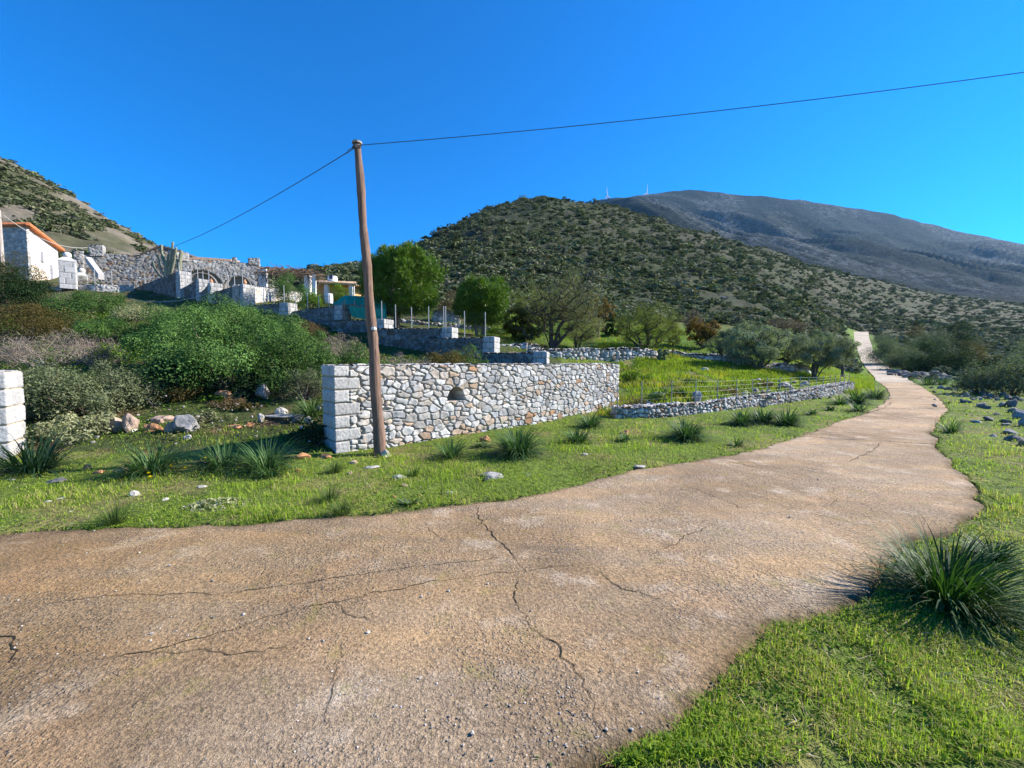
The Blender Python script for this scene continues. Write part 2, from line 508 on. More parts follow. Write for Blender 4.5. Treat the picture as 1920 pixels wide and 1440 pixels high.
RL = curve(ROAD_L, 700)
RR = curve(ROAD_R, 700)
def edge_jit(P, seed, amp):
    s = np.concatenate([[0], np.cumsum(np.linalg.norm(np.diff(P, axis=0), axis=1))])
    T = np.gradient(P, axis=0); T /= np.linalg.norm(T, axis=1)[:, None] + 1e-9
    nrm = np.stack([-T[:, 1], T[:, 0], 0 * s], 1)
    return P + nrm * (amp * ((fbm(s * 2.6, s * 0, seed, 5) - 0.5) * 2) + amp * .35 * (vnoise(s * 16, s * 0, seed + 9) - .5))[:, None]
RL = edge_jit(edge_jit(RL, 11, 0.08), 13, 0.0)
RR = edge_jit(RR, 12, 0.09)
ROAD_POLY = np.vstack([RL[::2], RR[::-2]])[:, :2]
UP_L = [gp(1647, 717)] + [at(*p) for p in ((1636, 706, 43), (1622, 690, 58), (1612, 675, 72), (1609, 664, 84), (1603, 650, 97), (1598, 640, 106), (1592, 628, 121))]
UP_R = [gp(1714, 717)] + [at(*p) for p in ((1692, 706, 43), (1667, 690, 58), (1648, 675, 72), (1638, 664, 84), (1634, 650, 97), (1630, 640, 106), (1628, 627, 121))]
UPL, UPR = curve(UP_L, 90), curve(UP_R, 90)
UP_POLY = np.vstack([UPL, UPR[::-1]])[:, :2]

def inside(poly, x, y):
    x, y = np.asarray(x, float), np.asarray(y, float)
    r = np.zeros(x.shape, bool)
    x0, y0, x1, y1 = poly[:, 0], poly[:, 1], np.roll(poly[:, 0], -1), np.roll(poly[:, 1], -1)
    bx = (x > poly[:, 0].min()) & (x < poly[:, 0].max()) & (y > poly[:, 1].min()) & (y < poly[:, 1].max())
    idx = np.nonzero(bx)
    xs, ys = x[idx], y[idx]
    rr = np.zeros(xs.shape, bool)
    for a, b, c, d in zip(x0, y0, x1, y1):
        if b == d: continue
        cond = ((b > ys) != (d > ys)) & (xs < (c - a) * (ys - b) / (d - b) + a)
        rr ^= cond
    r[idx] = rr
    return r
def on_road(x, y):
    return inside(ROAD_POLY, x, y) | inside(UP_POLY, x, y)

# main stone wall line (front face)
WA, WB = np.array([-3.14, 7.17]), np.array([3.58, 13.75])
LOW_TOP = [(1158, 766, 11.9), (1215, 764, 12.0), (1274, 760, 12.6), (1330, 756, 13.3), (1384, 748, 14.3), (1450, 741, 15.8), (1505, 733, 17.6), (1550, 726, 19.6), (1580, 721, 21.3), (1600, 717, 22.8)]
LOW_BASE = [(1158, 791), (1215, 794), (1274, 791), (1330, 786), (1384, 777), (1450, 764), (1505, 757), (1550, 749), (1580, 742), (1600, 736)]
LOW_P = np.array([at(*p)[:2] for p in LOW_TOP])
def behind_walls(x, y):
    """true behind the roadside walls (the bank, the field)"""
    x, y = np.asarray(x, float), np.asarray(y, float)
    xs = np.concatenate([[-60, -8.6, -3.14, 3.3], LOW_P[:, 0], [20, 24]])
    ys = np.concatenate([[6.5, 7.0, 7.17, 13.4], LOW_P[:, 1], [40, 400]])
    return (y > np.interp(x, xs, ys)) & (x < 22)

def hg(x, y):
    """ground height with small relief (no road cut)"""
    x, y = np.asarray(x, float), np.asarray(y, float)
    z = h0(x, y)
    # the verge in front of the roadside walls is level with the lane
    wy = np.interp(x, np.concatenate([[-60, -8.6, -3.14, 3.4], LOW_P[:, 0], [17.5]]), np.concatenate([[6.5, 7.0, 7.3, 13.4], LOW_P[:, 1] + 0.1, [24]]))
    fr = sstep(0.25, -0.05, y - wy) * (x < 17.5) * (x > -3.2)
    z = z * (1 - fr)
    far = sstep(35, 75, y)
    bank = behind_walls(x, y) * sstep(0, 1.5, z)
    z = z + (fbm(x * 0.9, y * 0.9, 3, 4) - 0.5) * (0.10 + 0.22 * bank) * sstep(2, 8, y)
    hill = far * np.where((x / np.maximum(y, 1) * F_PX + 960 > 1560) & (y < 130), 0.25, 1.0)
    z = z + far * hill * (fbm(x * 0.05, y * 0.05, 5, 5) - 0.5) * 5.0 * sstep(50, 160, y)
    z = z + hill * (fbm(x * 0.3, y * 0.3, 6, 3) - 0.5) * 1.2
    return z

def gz(x, y):
    return float(hg(np.array([x]), np.array([y]))[0])
def ground_pt(px, Y):
    x = (px - 960) / F_PX * Y
    return np.array([x, Y, gz(x, Y)])

def build_ground():
    t = np.linspace(-1, 1, 760)
    v = 1.45 * (0.55 * t + 0.45 * t ** 3)
    v = np.concatenate([[-6, -4.5, -3.4, -2.6, -2.1, -1.8, -1.6], v, [1.6, 1.8, 2.1, 2.6, 3.4, 4.5, 6]])
    ys = np.concatenate([np.linspace(-5, 1.0, 30)[:-1], 1.0 + 0.045 * np.arange(60)])
    y = ys[-1]
    ex = []
    st = 0.047
    while y < 330:
        st = max(st, 0.0128 * y)
        y += st
        ex.append(y)
    ys = np.concatenate([ys, ex])
    V_, Y_ = np.meshgrid(v, ys)
    X = V_ * (Y_ + 6.0)
    Y = Y_
    Z = hg(X, Y)
    rd = inside(ROAD_POLY, X, Y)
    ru = inside(UP_POLY, X, Y)
    Z = np.where(rd, -0.07, Z + 0.018 * sstep(30, 5, Y))
    Z = np.where(ru, h0(X, Y) - 0.35, Z)
    # colours of the ground itself
    n1, n2 = fbm(X * 0.35, Y * 0.35, 21), fbm(X * 1.7, Y * 1.7, 22)
    grass = np.array([0.115, 0.160, 0.028]); dry = np.array([0.22, 0.18, 0.075]); soil = np.array([0.20, 0.125, 0.075])
    C = grass + (dry - grass) * sstep(0.5, 0.72, n2)[..., None] * 0.7
    bank = (behind_walls(X, Y) & (X < 2.5) & (Y < 60))[..., None]
    cb = np.array([0.060, 0.078, 0.024]) + (soil * .8 - np.array([0.060, 0.078, 0.024])) * sstep(0.55, 0.75, n2)[..., None]
    C = np.where(bank, cb, C)
    pxl = X / np.maximum(Y, 1) * F_PX + 960
    field = (sstep(24, 30, Y) * sstep(900, 960, pxl) * (1 - sstep(38, 52, Y)))[..., None]
    C = C * (1 - field) + np.array([0.07, 0.13, 0.018]) * field
    hillc = np.array([0.038, 0.046, 0.024]) + (np.array([0.060, 0.060, 0.036]) - np.array([0.038, 0.046, 0.024])) * sstep(0.4, 0.68, fbm(X * 0.06, Y * 0.06, 31))[..., None]
    hillc = hillc + (np.array([0.048, 0.060, 0.026]) - hillc) * (sstep(0.5, 0.66, fbm(X * 0.11, Y * 0.11, 32))[..., None] * 0.8)
    lefth = sstep(600, 380, pxl)[..., None]
    rocky = np.array([0.13, 0.112, 0.078]) + (np.array([0.20, 0.175, 0.14]) - np.array([0.13, 0.112, 0.078])) * n1[..., None]
    rockm = sstep(0.42, 0.6, fbm(X * 0.12 + Y * 0.05, Y * 0.05 + Z * 0.16, 33))[..., None]
    hl = np.array([0.080, 0.080, 0.046]) * (1 - rockm) + rocky * rockm
    hillc = hillc * (1 - lefth) + hl * lefth
    gl = (sstep(34, 40, Y) * sstep(132, 118, Y) * sstep(5.5, 2.5, np.abs(X - .5 * (np.interp(Y, UPL[:, 1], UPL[:, 0]) + np.interp(Y, UPR[:, 1], UPR[:, 0])))))[..., None]
    hw = np.maximum(sstep(40, 62, Y) * sstep(1600, 1500, pxl), sstep(60, 85, Y))[..., None]
    C = C * (1 - hw) + hillc * hw
    C = C * (1 - gl) + np.array([0.10, 0.17, 0.02]) * gl
    C = np.where(rd[..., None], np.array([0.16, 0.12, 0.08]), C)
    ny, nx = X.shape
    i, j = np.meshgrid(np.arange(ny - 1), np.arange(nx - 1), indexing='ij')
    a = i * nx + j
    F = np.stack([a, a + 1, a + nx + 1, a + nx], -1).reshape(-1, 4)
    o = mesh_obj('ground', np.stack([X, Y, Z], -1).reshape(-1, 3), [F], M['ground'], C.reshape(-1, 3), smooth=True)
    tag(o, 'grassy verge, scrub bank and bushy hillsides as one sheet of ground', 'ground', kind='structure')
build_ground()

def build_road():
    n, m = 700, 170
    # denser near the camera
    w = np.linspace(0, 1, m)
    P = RL[:, None] * (1 - w[None, :, None]) + RR[:, None] * w[None, :, None]
    X, Y = P[..., 0], P[..., 1]
    edge = np.minimum(w, 1 - w)[None, :] * np.linalg.norm(RL - RR, axis=1)[:, None]
    Z = 0.022 + 0.012 * (fbm(X * 1.3, Y * 1.3, 41, 4) - 0.5) + 0.006 * (fbm(X * 9, Y * 9, 42, 3) - 0.5) - 0.055 * sstep(0.05, 0.0, edge)
    Z = Z - 0.0 * Y
    V = np.stack([X, Y, Z], -1).reshape(-1, 3)
    i, j = np.meshgrid(np.arange(n - 1), np.arange(m - 1), indexing='ij')
    a = i * m + j
    F = np.stack([a, a + m, a + m + 1, a + 1], -1).reshape(-1, 4)
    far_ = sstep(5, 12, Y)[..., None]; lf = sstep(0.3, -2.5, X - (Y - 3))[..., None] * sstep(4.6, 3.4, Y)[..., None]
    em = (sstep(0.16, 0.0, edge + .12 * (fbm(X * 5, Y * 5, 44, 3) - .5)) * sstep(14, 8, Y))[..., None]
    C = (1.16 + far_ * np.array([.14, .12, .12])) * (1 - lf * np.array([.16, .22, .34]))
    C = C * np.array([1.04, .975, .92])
    C = (C * (1 - em) + np.array([.52, .48, .36]) * em).reshape(-1, 3)
    # cracks, joints and pour lines as ribbons coloured dark for soil and the shade inside
    CR = []
    def crack(pts, w0=0.012, seed=1, jit=0.018, step=0.035):
        Q = np.array([gp(*p) for p in pts])[:, :2]
        d = np.concatenate([[0], np.cumsum(np.linalg.norm(np.diff(Q, axis=0), axis=1))])
        k = max(4, int(d[-1] / step))
        s = np.linspace(0, d[-1], k)
        q = np.stack([np.interp(s, d, Q[:, 0]), np.interp(s, d, Q[:, 1])], 1)
        T = np.gradient(q, axis=0); T /= np.linalg.norm(T, axis=1)[:, None] + 1e-9
        Nn = np.stack([-T[:, 1], T[:, 0]], 1)
        r = rng_of(seed)
        off = (fbm(s * 9, s * 0 + seed, seed, 4) - 0.5) * jit * 6 + (vnoise(s * 38, s * 0, seed + 2) - .5) * .022
        q = q + Nn * off[:, None]
        wd = 0.42 * w0 * (0.55 + 1.3 * vnoise(s * 5, s * 0 + 3, seed + 5)) * np.clip(np.minimum(s, d[-1] - s) / 0.2 + 0.2, 0, 1) * (0.6 + 0.8 * r.random(k))
        zz = np.full(k, 0.0)
        L = np.column_stack([q + Nn * wd[:, None] / 2, zz]); R = np.column_stack([q - Nn * wd[:, None] / 2, zz])
        for A in (L, R):
            A[:, 2] = 0.022 + 0.012 * (fbm(A[:, 0] * 1.3, A[:, 1] * 1.3, 41, 4) - 0.5) + 0.006 * (fbm(A[:, 0] * 9, A[:, 1] * 9, 42, 3) - 0.5) + 0.0035
        CR.append((L, R))
    crack([(893, 950), (905, 985), (935, 1020), (965, 1045), (985, 1074)], 0.013, 1)
    crack([(985, 1074), (1030, 1070), (1075, 1064), (1100, 1060)], 0.009, 2)
    crack([(968, 1090), (968, 1125), (985, 1165), (1010, 1198), (1045, 1212), (1070, 1250), (1092, 1290), (1115, 1335), (1140, 1375), (1160, 1420)], 0.011, 3)
    crack([(985, 1074), (900, 1085), (800, 1098), (700, 1118), (600, 1140), (500, 1165), (400, 1195), (300, 1222), (190, 1246)], 0.010, 4, 0.012)
    crack([(940, 1050), (850, 1060), (720, 1076), (560, 1098), (440, 1118), (330, 1120), (190, 1125), (60, 1140)], 0.009, 5, 0.010)
    crack([(625, 1135), (640, 1152), (690, 1168), (708, 1173), (712, 1163)], 0.010, 6)
    crack([(170, 1248), (280, 1235), (350, 1230), (440, 1228), (490, 1232), (560, 1215)], 0.009, 7)
    crack([(0, 1185), (18, 1195), (28, 1230), (10, 1265)], 0.016, 8)
    crack([(640, 1215), (625, 1260), (628, 1310), (605, 1380)], 0.008, 9)
    crack([(1110, 1072), (1160, 1100), (1190, 1118), (1240, 1125)], 0.013, 10)
    crack([(1210, 1050), (1270, 1020), (1330, 990)], 0.010, 11)
    crack([(1330, 1000), (1380, 1020), (1420, 1040)], 0.008, 12)
    crack([(1440, 940), (1500, 960), (1600, 985), (1650, 1010)], 0.009, 13)
    crack([(1555, 952), (1570, 935), (1560, 915)], 0.008, 14)
    crack([(1508, 819), (1560, 824), (1640, 829), (1700, 832), (1756, 835)], 0.05, 15, 0.02)
    crack([(1200, 880), (1260, 905), (1330, 930), (1400, 960)], 0.012, 16)
    crack([(1590, 870), (1640, 845), (1650, 832)], 0.02, 17)
    crack([(1340, 862), (1420, 880), (1480, 890), (1600, 905), (1720, 915), (1800, 920)], 0.012, 18)
    crack([(1560, 790), (1620, 778), (1660, 765), (1672, 755)], 0.045, 19, 0.03)
    crack([(1664, 767), (1700, 767), (1768, 768)], 0.03, 20)
    crack([(1665, 745), (1700, 748), (1757, 745)], 0.03, 21)
    crack([(1370, 1240), (1385, 1275), (1398, 1310)], 0.006, 22)
    crack([(800, 975), (806, 1000), (840, 1018)], 0.008, 23)
    crack([(740, 1270), (700, 1300), (690, 1330)], 0.006, 24)
    crack([(100, 1330), (150, 1290), (230, 1265)], 0.007, 25)
    VV, FF, mi = [V], [F], [np.zeros(len(F), int)]
    k0 = len(V)
    for L, R in CR:
        k = len(L)
        VV.append(np.vstack([L, R]))
        q = np.arange(k - 1)
        FF.append(np.stack([k0 + q, k0 + k + q, k0 + k + q + 1, k0 + q + 1], -1))
        mi.append(np.ones(k - 1, int))
        k0 += 2 * k
    V = np.vstack(VV)
    C = np.vstack([C, np.tile([0.045, 0.034, 0.022], (len(V) - len(C), 1))])
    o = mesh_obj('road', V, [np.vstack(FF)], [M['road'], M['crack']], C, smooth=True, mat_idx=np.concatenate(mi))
    tag(o, 'cracked brown concrete lane sweeping past the stone wall', 'road', kind='structure')
    w = np.linspace(0, 1, 14)
    P = UPL[:, None] * (1 - w[None, :, None]) + UPR[:, None] * w[None, :, None]
    Zg = h0(P[..., 0], P[..., 1])
    t = np.linspace(0, 1, 90)[:, None]
    P[..., 2] = np.where(t < 0.06, 0.03 + 0 * Zg, np.maximum(Zg.mean(1, keepdims=True), 0.03) + 0.10)
    i, j = np.meshgrid(np.arange(89), np.arange(13), indexing='ij')
    a = i * 14 + j
    F = np.stack([a, a + 14, a + 15, a + 1], -1).reshape(-1, 4)
    o = mesh_obj('road', P.reshape(-1, 3), [F], M['road_pale'], np.ones((90 * 14, 3)), smooth=True)
    tag(o, 'pale newer concrete lane climbing the slope in the distance', 'road', kind='structure')
build_road()

def build_mountain():
    MC = {  # photo column -> (distance, photo row) of far slopes
     300:  [(340, 660), (700, 640), (1100, 620), (1500, 610), (2000, 600), (3200, 640)],
     800:  [(340, 650), (700, 580), (1100, 530), (1500, 500), (2000, 480), (3200, 600)],
     1000: [(340, 640), (700, 530), (1100, 440), (1300, 425), (2000, 405), (3200, 600)],
     1150: [(340, 620), (700, 500), (1100, 402), (1300, 408), (2000, 381), (3200, 590)],
     1230: [(340, 610), (700, 500), (1100, 408), (1300, 430), (1700, 392), (2000, 368), (3200, 580)],
     1300: [(340, 600), (700, 505), (1100, 420), (1330, 462), (1650, 415), (2000, 362.5), (3200, 580)],
     1350: [(340, 595), (700, 508), (1100, 434), (1330, 472), (1620, 408), (1750, 412), (2000, 365.5), (3200, 580)],
     1450: [(340, 590), (700, 515), (1100, 452), (1330, 484), (1600, 418), (1740, 428), (2000, 377), (3200, 580)],
     1560: [(340, 588), (700, 530), (1100, 471), (1330, 492), (1600, 436), (1750, 448), (2000, 388), (3200, 580)],
     1650: [(340, 585), (700, 540), (1100, 487), (1330, 500), (1600, 452), (1760, 462), (2000, 405), (3200, 590)],
     1750: [(340, 583), (700, 552), (1100, 506), (1400, 505), (1600, 470), (1780, 474), (2000, 429), (3200, 600)],
     1850: [(340, 580), (700, 560), (1100, 524), (1500, 485), (2000, 452), (3200, 600)],
     1920: [(340, 578), (700, 564), (1100, 532), (1500, 497), (2000, 466), (3200, 605)],
     2200: [(340, 590), (700, 585), (1100, 570), (1500, 555), (2000, 540), (3200, 620)],
     3000: [(340, 640), (700, 640), (1100, 640), (1500, 635), (2000, 630), (3200, 650)],
    }
    cs = np.array(sorted(MC))
    ys = np.exp(np.linspace(math.log(330), math.log(3300), 220))
    u = np.linspace(300, 3000, 620)
    tab = np.array([np.interp(ys, [p[0] for p in MC[c]], [p[1] for p in MC[c]]) for c in cs])
    R = np.array([np.interp(u, cs, tab[:, j]) for j in range(len(ys))])
    R = _blur(_blur(R, 0, 2), 1, 10)
    U, Y = np.meshgrid((u - 960) / F_PX, ys)
    X = U * Y
    Z = CAM_Z + (680 - R) / F_PX * Y
    ridge = 1 - np.abs(2 * fbm((X + 0.55 * Y) * 0.0042, (X * -0.3 + Y) * 0.0011, 51, 5) - 1)
    amp = sstep(420, 1100, Y) * 105
    top = sstep(1650, 1950, Y) * 0.85
    Z = Z + (ridge - 0.62) * amp * (1 - top) + (fbm(X * 0.02, Y * 0.02, 52, 4) - 0.5) * 12
    n1 = fbm(X * 0.006, Y * 0.004, 53, 5)
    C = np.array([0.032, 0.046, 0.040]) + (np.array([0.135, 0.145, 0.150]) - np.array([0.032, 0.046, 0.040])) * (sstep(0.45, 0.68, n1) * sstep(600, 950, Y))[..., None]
    ny, nx = X.shape
    i, j = np.meshgrid(np.arange(ny - 1), np.arange(nx - 1), indexing='ij')
    a = i * nx + j
    F = np.stack([a, a + 1, a + nx + 1, a + nx], -1).reshape(-1, 4)
    o = mesh_obj('mountain', np.stack([X, Y, Z], -1).reshape(-1, 3), [F], M['mountain'], C.reshape(-1, 3), smooth=True)
    tag(o, 'long bluish mountain with rocky spurs behind the near hill', 'mountain', kind='structure')
build_mountain()

# ---------------------------------------------------------------- stone walls
PAL_GREY = [(0.41, 0.41, 0.41), (0.50, 0.49, 0.475), (0.34, 0.345, 0.355), (0.45, 0.435, 0.41), (0.57, 0.56, 0.54), (0.38, 0.36, 0.335)]
PAL_WARM = [(0.38, 0.27, 0.19), (0.41, 0.31, 0.23), (0.35, 0.20, 0.115), (0.44, 0.37, 0.29), (0.42, 0.355, 0.29)]

def wall_cells(S, Q, cw, ch, seed, extra=None, skip=None):
    """nearest-cell stone pattern over (S, Q): returns cell id, border distance, rng per cell"""
    r = rng_of(seed)
    s0, s1, q0, q1 = S.min() - 1, S.max() + 1, Q.min() - 0.6, Q.max() + 0.6
    seeds, q = [], q0
    while q < q1:
        hh = ch * r.uniform(0.65, 1.35)
        s = s0 + r.uniform(0, cw)
        while s < s1:
            w = cw * r.choice([0.5, 0.75, 1.0, 1.3, 1.6], p=[.2, .25, .25, .2, .1])
            if r.random() < 0.16:      # two thin stones stacked
                seeds.append((s + w / 2 + r.uniform(-.1, .1) * cw, q + hh * .22, r.uniform(-.1, .3) * ch))
                seeds.append((s + w / 2 + r.uniform(-.1, .1) * cw, q + hh * .78, r.uniform(-.1, .3) * ch))
            elif r.random() < 0.15:    # small packing stone
                seeds.append((s + w / 2, q + hh * r.uniform(.2, .8), r.uniform(.3, .7) * ch))
            else:
                seeds.append((s + w / 2 + r.uniform(-.15, .15) * cw, q + hh / 2 + r.uniform(-.3, .3) * hh, r.uniform(-0.5, 0.3) * ch))
            s += w
        q += hh
    sd = np.array(seeds)
    if skip is not None: sd = sd[~skip(sd[:, 0], sd[:, 1])]
    if extra is not None: sd = np.vstack([sd, extra])
    o = np.argsort(sd[:, 0]); sd = sd[o]
    asp = max(1.0, cw / ch * 0.85)
    n = len(S)
    cid, f1, f2 = np.zeros(n, int), np.zeros(n), np.zeros(n)
    order = np.argsort(S)
    win = 2.2 * max(cw, ch)
    for c0 in range(0, n, 3000):
        ix = order[c0:c0 + 3000]
        a, b = np.searchsorted(sd[:, 0], [S[ix[0]] - win, S[ix[-1]] + win])
        sub = sd[a:b]
        dx_, dq_ = np.abs(S[ix, None] - sub[None, :, 0]) / asp, np.abs(Q[ix, None] - sub[None, :, 1])
        d = np.cbrt(dx_ ** 3 + dq_ ** 3) * .65 + np.hypot(dx_, dq_) * .35 + sub[None, :, 2] * 0.5
        p = np.argpartition(d, 1, axis=1)[:, :2]
        dd = np.take_along_axis(d, p, 1)
        sw = dd[:, 0] > dd[:, 1]
        p[sw] = p[sw][:, ::-1]; dd[sw] = dd[sw][:, ::-1]
        cid[ix] = a + p[:, 0]; f1[ix] = dd[:, 0]; f2[ix] = dd[:, 1]
    return cid, f2 - f1, len(sd)

def stone_skin(S, Q, N3, P3, cw, ch, seed, warm, mortar, bulge, gap, extra=None, skip=None, quoin=None, warm_fn=None, dark=1.0):
    """displace base points P3 along normals N3 by the stone pattern; returns verts, colours"""
    wx = (fbm(S * 4.5 / cw * .25, Q * 4.5 / cw * .25, seed + 41, 3) - .5) * cw * .55 + (fbm(S * 5 / cw, Q * 5 / cw, seed + 43, 2) - .5) * cw * .16
    wq = (fbm(S * 4.5 / cw * .25, Q * 4.5 / cw * .25, seed + 42, 3) - .5) * ch * .5 + (fbm(S * 5 / cw, Q * 5 / cw, seed + 44, 2) - .5) * ch * .16
    cid, bd, nc = wall_cells(S + wx, Q + wq, cw, ch, seed, extra, skip)
    r = rng_of(seed + 5)
    off, lum = r.uniform(-0.6, 0.6, nc), r.uniform(0.78, 1.15, nc)
    tx, ty = r.normal(0, 0.35, nc), r.normal(0, 0.35, nc)
    pal = np.array(PAL_GREY)[r.integers(0, len(PAL_GREY), nc)]
    wpal = np.array(PAL_WARM)[r.integers(0, len(PAL_WARM), nc)]
    isw = r.random(nc) < warm
    if warm_fn is not None:
        cs = np.zeros(nc); cq = np.zeros(nc); ct = np.zeros(nc)
        np.add.at(cs, cid, S); np.add.at(cq, cid, Q); np.add.at(ct, cid, 1)
        ct = np.maximum(ct, 1)
        isw = r.random(nc) < warm_fn(cs / ct, cq / ct)
    pal = np.where(isw[:, None], wpal, pal) * lum[:, None]
    m = sstep(0.004, 0.3 * gap + 0.016, bd)
    round_ = sstep(0.0, 0.26 * ch, bd) ** 0.6
    nz = fbm(S * 9 + cid * 3.7, Q * 9 + cid * 1.9, seed + 2, 4) - 0.5
    fac = vnoise(S * 5 + cid * 5.1, Q * 7 + cid * 2.3, seed + 3) - 0.5
    tilt = (tx[cid] * np.sin(S * 7 + cid) + ty[cid] * np.cos(Q * 9 + cid)) * 0.3
    d = m * (0.45 * gap + bulge * (0.25 + 0.75 * round_) + bulge * 0.55 * off[cid] + bulge * (1.5 * nz + 1.0 * fac + 0.6 * tilt)) - gap * 0.55 * (1 - m)
    C = pal[cid] * (1 + 0.5 * nz[:, None])
    stain = sstep(0.56, 0.72, fbm(S * 4, Q * 5, seed + 9, 4))[:, None] * 0.35
    C = C * (1 - stain) + np.array([0.42, 0.30, 0.20]) * stain * (0.4 + 0.6 * (warm > 0.05))
    mc = np.array(mortar) * (0.8 + 0.5 * vnoise(S * 12, Q * 12, seed + 4))[:, None]
    C = C * m[:, None] + mc * (1 - m[:, None])
    if quoin is not None:
        ins, qb, rnd = quoin(S, Q)
        mq = sstep(0.004, 0.022, qb)
        rough = fbm(S * 45, Q * 45, seed + 12, 2) - 0.5
        dq = mq * (0.018 + 0.005 * sstep(0, 0.05, qb) + 0.012 * rough + 0.012 * (rnd - 0.5)) - 0.010 * (1 - mq)
        cq = (np.array([0.42, 0.415, 0.41]) * (0.80 + 0.3 * rnd)[:, None] * (1 + 0.5 * rough)[:, None]) * mq[:, None] + mc * (1 - mq[:, None])
        d = np.where(ins, dq, d)
        C = np.where(ins[:, None], cq, C)
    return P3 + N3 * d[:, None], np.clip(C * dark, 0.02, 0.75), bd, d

def poly_len(P):
    return np.concatenate([[0], np.cumsum(np.linalg.norm(np.diff(P, axis=0), axis=1))])

def stone_wall(name, front, zbot, ztop, thick, cw=0.30, ch=0.2, res=0.02, seed=1, warm=0.05, mortar=(0.34, 0.30, 0.25), bulge=0.03, gap=0.03,
               label=None, cat='stone wall', group=None, extra=None, skip=None, quoin=None, niche=None, ragged=0.0, parent=None, back=(0, 1), dark=1.0, warm_fn=None):
    """wall whose front (seen) face follows front polyline; goes round both ends and over the top"""
    P = np.asarray(front, float)[:, :2]
    zb, zt = np.asarray(zbot, float), np.asarray(ztop, float)
    L = poly_len(P)
    T = np.gradient(P, axis=0) if len(P) > 2 else np.tile(P[1] - P[0], (2, 1))
    T = T / np.linalg.norm(T, axis=1)[:, None]
    N = np.stack([T[:, 1], -T[:, 0]], 1)
    mid = P.mean(0)
    if (N.mean(0) @ (-mid)) < 0: N = -N
    # around: back-left end -> front -> back-right end
    around = np.vstack([P[:1] - N[:1] * thick, P, P[-1:] - N[-1:] * thick])
    sk = np.concatenate([[-thick], L, [L[-1] + thick]])
    zbk, ztk = np.concatenate([zb[:1], zb, zb[-1:]]), np.concatenate([zt[:1], zt, zt[-1:]])
    ns = int((L[-1] + 2 * thick) / res) + 2
    s = np.unique(np.concatenate([np.linspace(-thick, L[-1] + thick, ns), [0, L[-1]]]))
    px, py = np.interp(s, sk, around[:, 0]), np.interp(s, sk, around[:, 1])
    b, t = np.interp(s, sk, zbk), np.interp(s, sk, ztk)
    if ragged: t = t + ragged * (fbm(s * 1.7, s * 0 + seed, seed + 31, 3) - 0.5) * 2
    H = float(np.max(t - b))
    nt = max(3, int(H / res) + 1)
    q = np.linspace(0, 1, nt)
    S = np.repeat(s[:, None], nt, 1)
    Zw = b[:, None] + (t - b)[:, None] * q[None]
    Q = Zw - t[:, None]
    nx, ny = np.interp(s, L, N[:, 0]), np.interp(s, L, N[:, 1])
    e0, e1 = s < 0, s > L[-1]
    tdir0, tdir1 = -T[0], T[-1]
    nx[e0], ny[e0] = tdir0; nx[e1], ny[e1] = tdir1
    for c, td, nn in ((0.0, tdir0, N[0]), (L[-1], tdir1, N[-1])):
        k = np.argmin(np.abs(s - c)); v = td + nn; nx[k], ny[k] = v
    N3 = np.stack([np.repeat(nx[:, None], nt, 1), np.repeat(ny[:, None], nt, 1), np.zeros_like(S)], -1)
    P3 = np.stack([np.repeat(px[:, None], nt, 1), np.repeat(py[:, None], nt, 1), Zw], -1)
    V, C, bd, d = stone_skin(S.ravel(), Q.ravel(), N3.reshape(-1, 3), P3.reshape(-1, 3), cw, ch, seed, warm, mortar, bulge, gap, extra, skip, quoin, warm_fn, dark)
    if niche is not None:
        ins = niche(S.ravel(), Zw.ravel())
        V = np.where(ins[:, None], P3.reshape(-1, 3) - N3.reshape(-1, 3) * 0.40, V)
        C = np.where(ins[:, None], np.array([0.24, 0.21, 0.17]), C)
    n = len(s)
    i, j = np.meshgrid(np.arange(n - 1), np.arange(nt - 1), indexing='ij')
    a = i * nt + j
    F = [np.stack([a, a + nt, a + nt + 1, a + 1], -1).reshape(-1, 4)]
    # top
    st = s[(s >= 0) & (s <= L[-1])]
    nw = max(3, int(thick / res) + 1)
    w = np.linspace(-0.01, thick, nw)
    Px, Py = np.interp(st, L, P[:, 0]), np.interp(st, L, P[:, 1])
    Nx, Ny = np.interp(st, L, N[:, 0]), np.interp(st, L, N[:, 1])
    tt = np.interp(st, s, t)
    S2, W2 = np.meshgrid(st, w, indexing='ij')
    P2 = np.stack([Px[:, None] - Nx[:, None] * W2, Py[:, None] - Ny[:, None] * W2, np.repeat(tt[:, None], nw, 1) - 0.01], -1)
    N2 = np.zeros_like(P2); N2[..., 2] = 1
    V2, C2, _, _ = stone_skin(S2.ravel(), W2.ravel(), N2.reshape(-1, 3), P2.reshape(-1, 3), cw, max(ch, cw * 0.8), seed, warm, mortar, bulge, gap, quoin=quoin, dark=dark)
    k0 = len(V)
    i, j = np.meshgrid(np.arange(len(st) - 1), np.arange(nw - 1), indexing='ij')
    a = k0 + i * nw + j
    F.append(np.stack([a, a + 1, a + nw + 1, a + nw], -1).reshape(-1, 4))
    # back face
    k1 = k0 + len(V2)
    B = np.concatenate([np.column_stack([P - N * thick, zb]), np.column_stack([P - N * thick, zt])])
    m = len(P)
    F.append(np.array([[k1 + q_, k1 + q_ + 1, k1 + m + q_ + 1, k1 + m + q_] for q_ in range(m - 1)]))
    VV = np.vstack([V, V2, B])
    CC = np.vstack([C, C2, np.tile([0.3, 0.28, 0.25], (len(B), 1))])
    o = mesh_obj(name, VV, F, M['stone'], CC, parent, smooth=True)
    if label: tag(o, label, cat, group)
    return o

